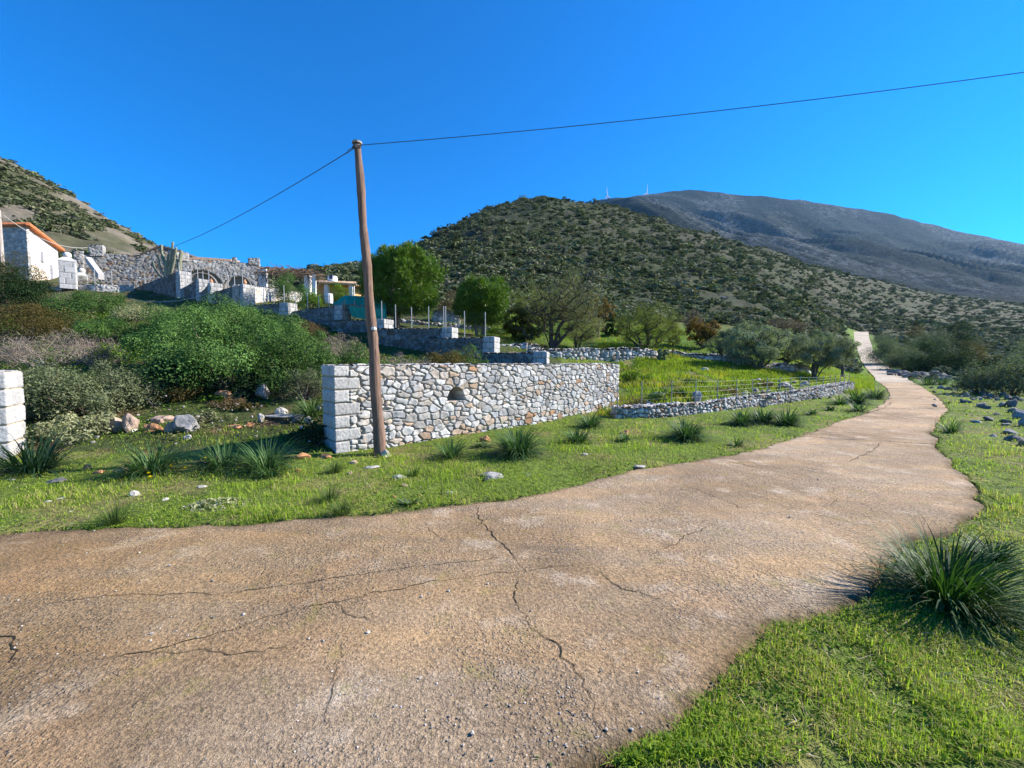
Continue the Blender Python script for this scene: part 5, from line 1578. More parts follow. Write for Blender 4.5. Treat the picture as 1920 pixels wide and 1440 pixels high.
# vines and small garden plants in the terraces
shrub(553, 582, 62, 70, 27.5, 'spurge', 'leafy green vine climbing the right side of the pergola', 'vine', 'vine')
shrub(588, 580, 50, 42, 27, 'fresh', 'yellow-green vine in front of the tiled hut', 'vine', 'vine')
shrub(640, 556, 45, 28, 33, 'fresh', 'yellowish vine hanging on the tiled hut wall', 'vine', 'vine')
shrub(845, 596, 62, 52, 34, 'brown', 'brown leafless bush between the two rounded pines')
shrub(938, 630, 50, 22, 29, 'fresh', 'yellow-leaved low bush under the smaller pine')
shrub(184, 538, 30, 24, 35.5, 'fresh', 'small green bush below the outside stair of the manor')
shrub(165, 536, 24, 18, 33, 'spiny', 'small olive bush beside the shorter ball-topped pier')

def dead_branches(px, pb, w, h, d, n, label, seed):
    r = rng_of(seed); x = (px - 960) / F_PX * d; z = gz(x, d)
    mb = MB(); W, H = w / F_PX * d / 2, h / F_PX * d
    for k in range(n):
        p = np.array([r.normal(0, .12), r.normal(0, .1), 0.]); dr = unit(np.array([r.normal(0, 1), r.normal(0, .5), abs(r.normal(0, .7)) + .2]))
        pts = [p]
        for q in range(7):
            dr = unit(dr + r.normal(0, .38, 3)); p = p + dr * np.array([W, W, H]) * .2; pts.append(p)
            if q > 1 and r.random() < .6:
                e = unit(dr + r.normal(0, .7, 3)); mb.tube([p, p + e * .1, p + e * .2 + [0, 0, .04]], [.005, .004, .002], 4, np.array([.24, .20, .17]) * r.uniform(.7, 1.2), cap=False)
        mb.tube(pts, np.linspace(.012, .003, len(pts)), 5, np.array([.24, .20, .17]) * r.uniform(.7, 1.2), cap=False)
    o = mb.build('dead_branches', M['twig'], loc=(x, d, z)); tag(o, label, 'branches')
dead_branches(330, 752, 100, 36, 10.6, 12, 'tangle of bare grey branches in front of the dark shaded shrub', 3)
dead_branches(250, 745, 70, 30, 10.4, 8, 'bare grey branches sticking out above the grey-green bush', 4)
dead_branches(300, 780, 70, 22, 9.6, 6, 'low bare grey branches left of the brown cushion bush', 5)

# skeleton trees
def grow(r, base, forks, centers, r0, wob=.12):
    nodes, par = [np.array(base, float)], [-1]
    tops = []
    for f in forks:
        prev = 0
        for k in (0.35, .7, 1.0):
            p = nodes[0] * (1 - k) + np.array(f) * k + r.normal(0, wob * .5, 3) * np.linalg.norm(np.array(f) - nodes[0]) * .3
            nodes.append(p); par.append(prev); prev = len(nodes) - 1
        tops.append(prev)
    t0 = np.mean([nodes[t] for t in tops], axis=0)
    order = np.argsort(np.linalg.norm(centers - t0, axis=1))
    start = 2 if len(forks) > 1 else 3
    for ci in order:
        c = centers[ci]; A = np.array(nodes[start:]); ids = np.arange(start, len(nodes))
        dd = np.linalg.norm(A - c, axis=1) + .6 * np.maximum(A[:, 2] - c[2], 0)
        j = ids[np.argmin(dd)]
        a = nodes[j]; L = np.linalg.norm(c - a)
        prev = j
        ns = 1 if L < .35 else 2 if L < .9 else 3
        for k in range(1, ns + 1):
            f = k / ns
            p = a * (1 - f) + c * f + (r.normal(0, wob, 3) * L * .35 if k < ns else 0)
            if k < ns: p[2] -= .06 * L
            nodes.append(p); par.append(prev); prev = len(nodes) - 1
    cnt = np.zeros(len(nodes))
    ch = set(par)
    for i in range(len(nodes) - 1, 0, -1):
        if cnt[i] == 0: cnt[i] = 1
        cnt[par[i]] += cnt[i]
    rad = np.maximum(r0 * (cnt / cnt[0]) ** .46, .010)
    return nodes, par, rad

def skeleton_mesh(mb, nodes, par, rad, col, r, seg=6):
    for i in range(1, len(nodes)):
        p = par[i]
        ra, rb = (rad[p] if p > 0 else rad[i] * 1.35), rad[i]
        mb.tube([nodes[p], nodes[i]], [min(ra, rb * 1.8), rb], seg, np.array(col) * r.uniform(.8, 1.2), cap=False)

TREES = {
 'olive':  dict(L=.13, W=.036, n=58, c1=(0.10, 0.13, 0.072), c2=(0.24, 0.275, 0.18), bark=(0.11, 0.095, 0.08), rc=.34, ax=1),
 'oak':    dict(L=.11, W=.055, n=80, c1=(0.045, 0.062, 0.018), c2=(0.12, 0.14, 0.04), bark=(0.12, 0.10, 0.085), rc=.32, ax=0),
 'almond': dict(L=.10, W=.028, n=40, c1=(0.125, 0.15, 0.05), c2=(0.26, 0.29, 0.115), bark=(0.07, 0.055, 0.05), rc=.42, ax=1, twig=1),
 'willow': dict(L=.09, W=.026, n=70, c1=(0.12, 0.155, 0.03), c2=(0.27, 0.30, 0.07), bark=(0.10, 0.085, 0.07), rc=.36, ax=1),
 'carob':  dict(L=.10, W=.05, n=70, c1=(0.10, 0.062, 0.018), c2=(0.20, 0.125, 0.035), bark=(0.10, 0.08, 0.065), rc=.32, ax=0),
 'bare':   dict(L=.22, W=.012, n=55, c1=(0.085, 0.062, 0.055), c2=(0.16, 0.12, 0.10), bark=(0.12, 0.10, 0.09), rc=.4, ax=1),
}
def tree(px, py_base, crown, d, kind, label, name, forks=None, nc=70, r0=.14, shear=0.0, cat='tree', seed=None, dens=1.0, ysc=.9):
    """crown = (px centre, py centre, width px, height px)"""
    seed = seed or int(px * 5 + py_base * 3 + d * 17); r = rng_of(seed); K = TREES[kind]
    x = (px - 960) / F_PX * d; z = min(gz(x, d), at(px, py_base, d)[2] + .25)
    B = np.array([x, d, z])
    cc = at(crown[0], crown[1], d) - B; rx, rz = crown[2] / 2 / F_PX * d, crown[3] / 2 / F_PX * d
    D = rand_dir(r, nc); rad = r.random(nc) ** .4
    Cn = cc + D * rad[:, None] * np.array([rx, rx * ysc, rz]) * .88
    Cn[:, 0] += shear * (Cn[:, 2] - cc[2])
    Cn[:, 2] = np.maximum(Cn[:, 2], .35 * (cc[2] - rz) + .25)
    root = empty(name, B); tag(root, label, cat)
    if forks is None: forks = [(0, 0)]
    fk = []
    for f in forks:
        p = (at(f[0], f[1], d) - B) if f != (0, 0) else np.array([cc[0] * .3, 0, max(.3, (cc[2] - rz) * .9)])
        p[1] += r.normal(0, .15); fk.append(p)
    nodes, par, radd = grow(r, (0, 0, -.15), fk, Cn, r0)
    mb = MB(); skeleton_mesh(mb, nodes, par, radd, K['bark'], r)
    mb.build('trunk', M['bark'], root, smooth=True)
    n = int(K['n'] * nc * dens * 2.2); k = r.integers(0, nc, n)
    dirs = rand_dir(r, n); rc = K['rc'] * (rx * rz) ** .5 * .62
    Pc = Cn[k] + dirs * (r.random(n) ** .5 * rc)[:, None] * np.array([1, 1, .8])
    out = unit((Pc - cc) / np.array([rx, rx, rz]))
    Nn = unit(out * .6 + dirs * .6 + .5 * r.normal(0, 1, (n, 3)) + [0, 0, .2])
    V, F = leaf_quads(Pc, Nn, K['L'] * r.uniform(.7, 1.3, n), K['W'] * r.uniform(.7, 1.3, n), r, unit(out + [0, 0, .5]) if K['ax'] else None)
    lt = r.random(nc)
    C = np.repeat(lerp_col(K['c1'], K['c2'], np.clip(.5 * lt[k] + .6 * r.random(n) - .05, 0, 1)), 4, 0)
    if K.get('twig'):
        m = int(n * .55); kk = r.integers(0, nc, m); dd = rand_dir(r, m)
        P2 = Cn[kk] + dd * (r.random(m) ** .5 * rc * 1.1)[:, None]
        V2, F2 = leaf_quads(P2, rand_dir(r, m), .30 * r.uniform(.6, 1.3, m), .012, r, unit((P2 - cc) + [0, 0, .3]))
        V = np.vstack([V, V2]); F = np.vstack([F, F2 + 4 * n]); C = np.vstack([C, np.repeat(lerp_col((.07, .055, .05), (.20, .165, .14), r.random(m)), 4, 0)])
    mesh_obj('crown', V, [F], M['leaf'], np.clip(C, .005, .6), root)
    return root

def pine(px, py_base, crown, d, label, seed, trunks=((0, 0),)):
    r = rng_of(seed); x = (px - 960) / F_PX * d
    B = np.array([x, d, min(gz(x, d), at(px, py_base, d)[2])])
    cc = at(crown[0], crown[1], d) - B; rx, rz = crown[2] / 2 / F_PX * d, crown[3] / 2 / F_PX * d
    root = empty('pine_tree', B); tag(root, label, 'pine tree')
    # tufts over a lumpy ellipsoid
    nt = int(900 * rx * rz); D = rand_dir(r, nt)
    lump = .97 + .20 * (fbm(D[:, 0] * 3.4 + 9, D[:, 1] * 3.4 + D[:, 2] * 4.1, seed, 3) - .5) * 2 - .16 * (np.abs(np.sin(D[:, 0] * 5 + D[:, 1] * 3) * np.cos(D[:, 2] * 5.5 + D[:, 0] * 2)) < .25)
    rad = lump * np.where(r.random(nt) < .7, r.uniform(.80, 1.0, nt), r.uniform(.35, .85, nt))
    nl = 34; LD = rand_dir(r, nl); LD[:, 2] = LD[:, 2] * .9 + .12; LD = unit(LD); lr_ = r.uniform(.18, .44, nl); lk = r.integers(0, nl, nt)
    onl = r.random(nt) < .72; up_ = unit(D + LD[lk] * .6 + [0, 0, .15])
    Pn = np.where(onl[:, None], LD[lk] * (.98 - lr_[lk] * .62)[:, None] + up_ * lr_[lk][:, None] * .80, D * np.minimum(rad, .85)[:, None])
    D = np.where(onl[:, None], up_, D)
    Pn = Pn * (1 + .07 * r.normal(0, 1, (nt, 1)))
    Tc = cc + Pn * np.array([rx, rx * .95, rz])
    keep = Tc[:, 2] > cc[2] - rz * .84
    Tc, D = Tc[keep], D[keep]; nt = len(Tc)
    m = 15; n = nt * m; k = np.repeat(np.arange(nt), m)
    ax = unit(D[k] * .8 + [0, 0, .55] + .62 * r.normal(0, 1, (n, 3)))
    L = r.uniform(.18, .40, n); Pc = Tc[k] + ax * (L * .5)[:, None]
    Nn = unit(D[k] + .7 * r.normal(0, 1, (n, 3)))
    V, F = leaf_quads(Pc, unit(Nn - (Nn * ax).sum(1)[:, None] * ax), L, .03, r, ax * 4)
    tt = r.random(nt)
    C = np.repeat(lerp_col((0.040, 0.095, 0.012), (0.15, 0.25, 0.025), np.clip(.6 * tt[k] + .4 * r.random(n), 0, 1)), 4, 0)
    mesh_obj('crown', V, [F], M['needle'], C, root)
    Cn = cc + rand_dir(r, 40) * r.uniform(.3, .8, (40, 1)) * np.array([rx, rx, rz])
    Cn[:, 2] = np.maximum(Cn[:, 2], cc[2] - rz * .5)
    mb = MB()
    for t in trunks:
        nodes, par, rd = grow(r, (t[0] * .4, 0, -.2), [np.array([t[0], t[1], max(.4, cc[2] - rz * .8)])], Cn, .19 if len(trunks) == 1 else .11)
        skeleton_mesh(mb, nodes, par, rd, (0.16, 0.125, 0.10), r, 7)
    mb.build('trunk', M['bark'], root, smooth=True)

pine(746, 617, (757, 534, 134, 128), 25.5, 'larger rounded bright pine right of the wooden pole', 5)
pine(900, 634, (905, 569, 100, 88), 25.0, 'smaller ball-shaped pine behind the tall white terrace pier', 6, ((-.25, 0), (.3, .1)))

tree(984, 650, (982, 605, 88, 86), 26, 'oak', 'dark leafy tree right of the smaller pine', 'oak_tree', nc=70, r0=.15, forks=[(982, 632)])
tree(1008, 650, (1015, 600, 60, 70), 28, 'oak', 'slim-trunked dark tree just left of the forked tree', 'oak_tree', nc=40, r0=.09, forks=[(1008, 628)])
tree(990, 640, (990, 562, 100, 80), 31, 'willow', 'tall yellowish-green tree behind the dark leafy tree', 'almond_tree', nc=60, r0=.12, dens=.6)
tree(1036, 657, (1056, 572, 170, 132), 24.6, 'almond', 'sparse tree with a dark trunk forked in a V above the dry wall', 'almond_tree', forks=[(1018, 620), (1058, 598), (1030, 590), (1082, 600)], nc=110, r0=.21)
tree(1081, 658, (1092, 612, 84, 78), 25, 'almond', 'small sparse greyish tree right of the V-forked tree', 'almond_tree', forks=[(1078, 635), (1092, 628)], nc=60, r0=.09)
tree(1120, 640, (1126, 580, 60, 50), 32, 'carob', 'brown-leaved tree behind the small sparse tree', 'almond_tree', nc=40, r0=.1, dens=.6)
tree(1143, 645, (1146, 612, 44, 54), 33, 'oak', 'small dark bushy tree left of the wide green tree', 'oak_tree', nc=36, r0=.09)
tree(1212, 656, (1218, 610, 140, 92), 27.5, 'willow', 'wide rounded yellow-green tree with several stems', 'almond_tree', forks=[(1190, 635), (1215, 628), (1238, 640), (1175, 632)], nc=140, r0=.17)
tree(1258, 650, (1262, 622, 46, 66), 29, 'willow', 'narrow pale green tree behind the right side of the wide tree', 'almond_tree', nc=36, r0=.07)
tree(1236, 694, (1241, 668, 26, 34), 23.5, 'olive', 'sapling olive in the gap between the dry walls', 'olive_tree', nc=22, r0=.05)
tree(1298, 662, (1318, 622, 72, 62), 30, 'carob', 'rusty brown-leaved tree left of the olive trees', 'carob_tree', forks=[(1296, 648), (1322, 650)], nc=70, r0=.12)
tree(1290, 640, (1294, 600, 60, 40), 40, 'bare', 'bare purplish tree behind the rusty brown tree', 'almond_tree', nc=40, r0=.1)
tree(1365, 675, (1366, 648, 92, 70), 27, 'olive', 'silvery olive tree at the left of the olive group', 'olive_tree', nc=80, r0=.13, forks=[(1362, 660)])
tree(1420, 699, (1412, 646, 124, 92), 24, 'olive', 'largest olive tree, its leaning trunk beside the shaded dry wall', 'olive_tree', nc=130, r0=.18, forks=[(1410, 676), (1428, 672), (1434, 678)])
tree(1470, 690, (1476, 650, 104, 72), 27.5, 'olive', 'olive tree in the middle of the group, behind the short tumbled wall', 'olive_tree', nc=90, r0=.14)
tree(1525, 703, (1540, 658, 122, 72), 24, 'olive', 'right-hand olive tree with thin curved stems near the lane', 'olive_tree', nc=110, r0=.13, forks=[(1522, 682), (1536, 684), (1548, 686)])
tree(1580, 690, (1580, 655, 62, 46), 30, 'olive', 'olive bush leaning over the pale climbing lane', 'olive_tree', nc=60, r0=.1)
tree(1462, 645, (1466, 612, 94, 40), 42, 'bare', 'wide bare purplish tree above the olive group', 'almond_tree', nc=70, r0=.14)
tree(1400, 640, (1400, 615, 60, 34), 44, 'olive', 'distant silvery olive behind the largest olive', 'olive_tree', nc=50, r0=.12)
tree(1535, 655, (1540, 632, 60, 32), 45, 'olive', 'distant olive above the right-hand olive tree', 'olive_tree', nc=50, r0=.12)

# bushes right of the climbing lane
def bush(px, pb, w, h, d, kind, label):
    shrub(px, pb, w, h, d, kind, label, 'bush', 'bush')
SHRUBS['bigolive'] = dict(L=.15, W=.045, dens=1.5, c1=(0.065, 0.09, 0.055), c2=(0.165, 0.195, 0.13), lobes=40, lr=.34, rnd=.6, ax=1)
SHRUBS['bigdark'] = dict(L=.17, W=.085, dens=1.5, c1=(0.018, 0.036, 0.018), c2=(0.045, 0.075, 0.034), lobes=36, lr=.34, rnd=.6)
bush(1664, 672, 66, 44, 62, 'bigolive', 'grey-green olive bush hugging the right edge of the pale lane')
bush(1700, 690, 70, 40, 52, 'bigolive', 'grey-green bush behind the short brown post')
bush(1735, 668, 70, 44, 64, 'bigolive', 'silvery bush between the lane and the big dark bush')
bush(1762, 698, 100, 62, 46, 'bigdark', 'big very dark rounded bush right of the lane')
bush(1795, 625, 46, 34, 85, 'bigdark', 'dark round bush on the slope above the big dark bush')
bush(1842, 748, 76, 62, 21, 'bigolive', 'grey-green olive bush behind the strewn grey rocks')
bush(1896, 752, 90, 82, 20, 'bigolive', 'large grey-green olive bush at the right edge')
bush(1925, 740, 90, 80, 26, 'bigolive', 'tall olive bush cut by the right edge of the picture')
bush(1860, 725, 70, 52, 28, 'bigdark', 'shaded dark bush behind the olive bushes at right')
bush(1820, 660, 46, 24, 60, 'spiny', 'yellow-brown autumn bush on the flat right of the big dark bush')
bush(1712, 612, 26, 16, 120, 'spiny', 'yellow-brown autumn bush on the slope above the lane bend')
bush(1950, 690, 80, 60, 40, 'bigolive', 'olive bush further back at the right edge')

# candelabra cactus
r = rng_of(15)
cb = at(310, 522, 33.4); root = empty('cactus', cb); tag(root, 'tall grey-green candelabra cactus in front of the stone manor', 'cactus')
def cact(pts, rad, name='arm'):
    Q = np.array([at(p[0], p[1], 33.4 + (p[2] if len(p) > 2 else 0)) for p in pts]) - cb
    mb = MB(); mb.tube(Q, rad, 7, np.array([0.21, 0.215, 0.145]) * r.uniform(.85, 1.15)); mb.sphere(Q[-1], rad * .97, 8, 5, (0.21, 0.215, 0.145)); mb.build(name, M['cactus'], root)
cact([(311, 530), (312, 505), (311, 493)], .17, 'trunk')
for a in ([(311, 500), (304, 485), (303, 460)], [(312, 498), (320, 488), (323, 470), (324, 455)], [(312, 502), (324, 492), (329, 475), (330, 465)], [(311, 496), (307, 480), (299, 468)], [(311, 505), (314, 492), (316, 478)],
          [(310, 520), (301, 505), (298, 488), (296, 480)], [(313, 520), (322, 510), (326, 492), (328, 484)], [(309, 525), (297, 515), (288, 500), (286, 492)], [(314, 525), (318, 505), (322, 490)]):
    cact(a, .085)
cb = at(336, 520, 32.5); root = empty('cactus', cb); tag(root, 'single-stemmed columnar cactus right of the candelabra cactus', 'cactus')
cb2 = cb
mb = MB(); Q = np.array([at(*p) for p in ((335, 530, 32.5), (337, 505, 32.5), (338, 485, 32.5), (340, 472, 32.5))]) - cb; mb.tube(Q, .125, 7, (0.21, 0.215, 0.145)); mb.sphere(Q[-1], .12, 8, 5, (0.21, 0.215, 0.145)); mb.build('trunk', M['cactus'], root)
mb = MB(); Q = np.array([at(*p) for p in ((337, 510, 32.5), (333, 500, 32.5), (334, 488, 32.5))]) - cb; mb.tube(Q, .10, 7, (0.21, 0.215, 0.145)); mb.sphere(Q[-1], .096, 8, 5, (0.21, 0.215, 0.145)); mb.build('arm', M['cactus'], root)

# ---------------------------------------------------------------- asphodel clumps and tussocks
def strap_geo(r, n, L, W, spread, erect, droop, c1, c2, seg=7, lean=(0, 0)):
    a = r.uniform(0, 2 * math.pi, n); el = np.radians(r.uniform(erect[0], erect[1], n))
    b0 = np.stack([np.cos(a), np.sin(a)], 1) * (spread * np.sqrt(r.random(n)))[:, None]
    ln = L * r.uniform(.55, 1.15, n); dr = np.radians(droop) * r.uniform(.5, 1.5, n)
    p = np.column_stack([b0, np.zeros(n)]); st = ln / seg
    side = np.stack([-np.sin(a), np.cos(a), np.zeros(n)], 1)
    twist = r.normal(0, .25, n)
    rows = []
    for k in range(seg + 1):
        f = k / seg
        w = W * (0.65 + .45 * math.sin(math.pi * min(1, f * 1.6))) * (1 - f ** 2.2) * r.uniform(.85, 1.15, n)
        rows.append(np.stack([p - side * w[:, None] / 2, p + side * w[:, None] / 2], 1))
        e = el - dr * f ** 1.4
        a2 = a + twist * f
        p = p + np.stack([np.cos(a2) * np.cos(e) + lean[0] * f, np.sin(a2) * np.cos(e) + lean[1] * f, np.sin(e)], 1) * st[:, None]
        p[:, 2] = np.maximum(p[:, 2], .004)
    V = np.stack(rows, 1).reshape(n, -1, 3)
    m = V.shape[1]
    q = np.arange(seg) * 2
    f1 = np.stack([q, q + 1, q + 3, q + 2], -1)
    F = (np.arange(n) * m)[:, None, None] + f1[None]
    C = np.repeat(lerp_col(c1, c2, r.random(n)), m, 0)
    return V.reshape(-1, 3), F.reshape(-1, 4), C
DG1, DG2 = (0.030, 0.075, 0.026), (0.095, 0.170, 0.052)
def tuft(px, py, w, h, label, kind='asphodel', d=None, n=190, lean=(0, 0), seed=None, c1=None, c2=None, group=None):
    p = gp(px, py) if d is None else at(px, py, d)
    p[2] = gz(p[0], p[1]); d = p[1]
    W, H = w / F_PX * d, h / F_PX * d
    r = rng_of(seed or int(px * 3 + py * 7))
    name = {'asphodel': 'asphodel', 'tussock': 'grass_tussock', 'rosette': 'rosette_weed'}[kind]
    if kind == 'asphodel':
        V, F, C = strap_geo(r, int(n * 1.7), max(H * 1.35, W * .74), min(.026, .019 * max(.6, d / 7)), W * .17, (12, 80), 88, c1 or DG1, c2 or DG2, 8, lean)
        V2, F2, C2 = strap_geo(r, max(4, n // 14), W * .5, .014, W * .1, (5, 40), 50, (.24, .20, .12), (.36, .31, .20), 6, lean)
        F = np.vstack([F, F2 + len(V)]); V = np.vstack([V, V2]); C = np.vstack([C, C2])
    elif kind == 'tussock':
        V, F, C = strap_geo(r, int(n * 1.7), max(H * 1.2, W * .5), max(.004, .0011 * d), W * .22, (35, 88), 40, c1 or (.035, .075, .018), c2 or (.10, .15, .035), 5, lean)
    else:
        V, F, C = strap_geo(r, n, W * .5, W * .10, W * .06, (8, 45), 30, c1 or (.06, .11, .035), c2 or (.15, .19, .08), 5, lean)
    z = V[:, 2].max()
    o = mesh_obj(name, V, [F], M['strap'], C, loc=p)
    tag(o, label, {'asphodel': 'asphodel', 'tussock': 'tussock', 'rosette': 'weed'}[kind], group)
    return o
tuft(62, 886, 170, 78, 'dark asphodel clump with drooping leaves at the left edge, before the pier', n=170, c1=(.014, .04, .02), c2=(.045, .095, .04))
tuft(285, 888, 130, 72, 'asphodel clump with two yellow flowers at its foot', n=190)
tuft(420, 880, 115, 58, 'left one of two merged asphodel clumps before the wall corner', n=150)
tuft(500, 884, 120, 66, 'right one of two merged asphodel clumps before the wall corner', n=170)
tuft(508, 896, 60, 26, 'small asphodel sprout in front of the merged clumps', n=50)
tuft(586, 782, 60, 50, 'upright pale green clump left of the roadside wall', d=9.2, n=110, c1=(.05, .10, .03), c2=(.11, .17, .06))
tuft(845, 857, 84, 46, 'loose asphodel clump at the wall foot, just right of the pole', n=90)
tuft(970, 855, 112, 58, 'big dense asphodel clump in front of the middle of the wall', n=300)
tuft(1082, 832, 62, 40, 'asphodel clump right of the big dense one', n=110)
tuft(1108, 802, 62, 34, 'asphodel clump close to the far part of the roadside wall', n=110)
tuft(1148, 778, 30, 18, 'small dark sprout where roadside wall meets the low dry wall', n=50)
tuft(1172, 828, 36, 12, 'low weed clump on the verge before the dry wall', n=40)
tuft(1286, 824, 84, 46, 'dense dark tuft alone on the verge before the low dry wall', n=240)
tuft(1390, 796, 56, 32, 'leftmost tuft in the row of three before the dry wall', n=140)
tuft(1428, 794, 60, 34, 'middle tuft in the row of three before the dry wall', n=150)
tuft(1474, 797, 66, 34, 'rightmost tuft in the row of three before the dry wall', n=160)
tuft(1380, 836, 40, 24, 'thin spindly sprout near the lane edge below the row of three', n=26)
tuft(1523, 778, 26, 12, 'small tuft near the lane, left of the leafy patch', n=50)
tuft(1556, 770, 26, 10, 'second small tuft near the lane, left of the leafy patch', n=50)
tuft(1575, 760, 34, 20, 'small tuft at the left end of the dark leafy patch', n=90)
tuft(1604, 757, 56, 22, 'broad tuft at the middle of the dark leafy patch beside the lane', n=170)
tuft(1640, 748, 50, 20, 'tuft at the right end of the dark leafy patch beside the lane', n=150)
tuft(1610, 772, 44, 10, 'flat tuft below the dark leafy patch at the lane edge', n=50)
tuft(1740, 722, 48, 10, 'green tuft where the lane starts to climb, right side', n=90)
tuft(1765, 722, 40, 12, 'second green tuft where the lane starts to climb, right side', n=90)
tuft(1778, 757, 14, 8, 'tiny tuft on the right verge near the lane', n=30)
tuft(1783, 812, 44, 34, 'spindly asphodel sprout on the right verge', n=40)
tuft(1785, 1128, 270, 118, 'large dark grass-leaved clump overhanging the lane at right', n=330, lean=(.42, -.10), c1=(.016, .05, .012), c2=(.06, .13, .02))
tuft(1862, 1052, 84, 50, 'smaller dark clump just behind the large one at right', n=140, c1=(.016, .05, .012), c2=(.05, .11, .02))
tuft(1732, 1275, 110, 50, 'small star-shaped seedling in the grass at lower right', n=11, kind='rosette', c1=(.10, .17, .05), c2=(.22, .28, .13))
tuft(215, 985, 56, 52, 'wispy grass tussock near the lane at left', kind='tussock', n=110)
tuft(618, 942, 50, 34, 'grass tussock in the verge below the wall corner', kind='tussock', n=110)
tuft(640, 968, 52, 36, 'grass tussock at the lane edge below the wall corner', kind='tussock', n=110)
tuft(628, 888, 44, 26, 'dark grass tussock in front of the pole', kind='tussock', n=90)
tuft(775, 895, 40, 20, 'grass tussock beside the white brick-like stone', kind='tussock', n=70)
tuft(505, 975, 40, 20, 'short tussock at the lane edge, lower left of the others', kind='tussock', n=70)
tuft(766, 950, 62, 26, 'dark rosette weed at the lane edge', kind='rosette', n=44, c1=(.03, .07, .02), c2=(.11, .15, .07))
tuft(905, 840, 60, 18, 'low weed at the wall foot, left of the big dense asphodel', kind='rosette', n=40)

def creeping(px, py, w, d_, label):
    p = gp(px, py); r = rng_of(9); W = w / F_PX * p[1]
    n = 520; a = r.uniform(0, 6.3, n); rr = np.sqrt(r.random(n))
    Pc = np.stack([np.cos(a) * rr * W / 2, np.sin(a) * rr * W * .33, r.uniform(.01, .07, n) * (1.2 - rr)], 1)
    V, F = leaf_quads(Pc, unit(np.array([0, 0, 1.0]) + .55 * r.normal(0, 1, (n, 3))), .05, .028, r)
    o = mesh_obj('creeping_plant', V, [F], M['leaf'], np.repeat(lerp_col((.16, .17, .08), (.40, .40, .26), r.random(n)), 4, 0), loc=(p[0], p[1], gz(p[0], p[1]) + .01)); tag(o, label, 'plant')
creeping(408, 950, 120, 0, 'silvery creeping plant spread flat in the front grass')

def flower(px, py, d, label, k):
    p = at(px, py, d); zg = gz(p[0], p[1]); root = empty('yellow_flower', (p[0], p[1], zg)); tag(root, label, 'flower')
    h = max(.06, p[2] - zg)
    mb = MB(); mb.tube([(0, 0, 0), (.01, .0, h * .6), (0, -.01, h)], .003, 5, (.08, .14, .03)); mb.build('stem', M['strap'], root)
    r = rng_of(k); n = 14
    a = np.arange(n) * 2 * math.pi / n
    Pc = np.stack([np.cos(a) * .016, np.sin(a) * .016 - .01, np.full(n, h) + .006 * np.sin(a * 3)], 1)
    ax = np.stack([np.cos(a), np.sin(a), np.full(n, .25)], 1)
    V, F = leaf_quads(Pc, unit(np.stack([-np.cos(a) * .3, -np.sin(a) * .3 - .5, np.ones(n)], 1)), .034, .014, r, ax * 6)
    mesh_obj('petals', V, [F], M['strap'], np.tile((.75, .55, .005), (len(V), 1)), root)
flower(281, 886, 5.7, 'upper yellow flower of the close pair at the asphodel foot', 1)
flower(284, 893, 5.6, 'lower yellow flower of the close pair at the asphodel foot', 2)
flower(322, 873, 6.0, 'yellow flower right of the asphodel foot', 3)
flower(349, 876, 5.9, 'lone yellow flower between the asphodel clumps', 4)
flower(386, 858, 6.4, 'yellow flower left of the two merged asphodel clumps', 5)
flower(408, 859, 6.4, 'yellow flower against the left merged asphodel clump', 6)

# ---------------------------------------------------------------- grass, herbs, undergrowth
def blades(P, hgt, wid, r, c1, c2, lean=.5):
    n = len(P)
    a = r.uniform(0, 2 * math.pi, n); s = np.stack([-np.sin(a), np.cos(a), 0 * a], 1); f = np.stack([np.cos(a), np.sin(a), 0 * a], 1)
    ln = np.abs(r.normal(0, lean, n))
    m = P + f * (hgt * .35 * ln)[:, None] + np.stack([0 * a, 0 * a, hgt * .55], 1)
    t = P + f * (hgt * 1.0 * ln)[:, None] + np.stack([0 * a, 0 * a, hgt / np.sqrt(1 + ln ** 2)], 1)
    w = wid[:, None]
    V = np.stack([P - s * w / 2, P + s * w / 2, m + s * w * .4, m - s * w * .4, t], 1).reshape(-1, 3)
    k = np.arange(n) * 5
    C = np.repeat(lerp_col(c1, c2, r.random(n)), 5, 0)
    return V, np.stack([k, k + 1, k + 2, k + 3], 1), np.stack([k + 3, k + 2, k + 4], 1), C

def verge_points(r, n, px0, px1, py0, py1):
    px, py = r.uniform(px0, px1, n), r.uniform(py0, py1, n)
    cx, cy = (px - 960) / F_PX, (720 - py) / F_PX
    dy = CP + cy * SP; t = (0.0 - CAM_Z) / (cy * CP - SP)
    return cx * t, dy * t
def wall_front(x, y):
    return ~behind_walls(x, y)
r = rng_of(77)
x, y = verge_points(r, 420000, -330, 2250, 717, 1440)
ok = ~on_road(x, y) & (y < 42) & ~((y > 7.05 + np.maximum(0, x + 3.14)) & (x > -3.2) & (x < 3.5)) & ~((y > np.interp(x, LOW_P[:, 0], LOW_P[:, 1])) & (x > 3.1) & (x < 17.5))
ok &= ~((x < -3.1) & (y > 8.6))
x, y = x[ok], y[ok]
z = hg(x, y) + .008
patch = fbm(x * .9, y * .9, 61, 4); p2 = fbm(x * 3.2, y * 3.2, 62, 3)
dens = np.clip(.55 + 3.0 * (p2 - .47), .06, 1)
keep = r.random(len(x)) < dens
x, y, z, patch, p2 = x[keep], y[keep], z[keep], patch[keep], p2[keep]
lod = np.maximum(1, y / 3.0) ** .8
H = r.uniform(.016, .046, len(x)) * (0.75 + .9 * sstep(.45, .7, patch)) * np.minimum(lod, 2.0)
Wd = r.uniform(.0032, .0058, len(x)) * lod
drym = sstep(.38, .58, fbm(x * .75 + 3, y * .75, 63, 4)) * np.where(x > 0, 1.1, .7) * sstep(14, 5, y)
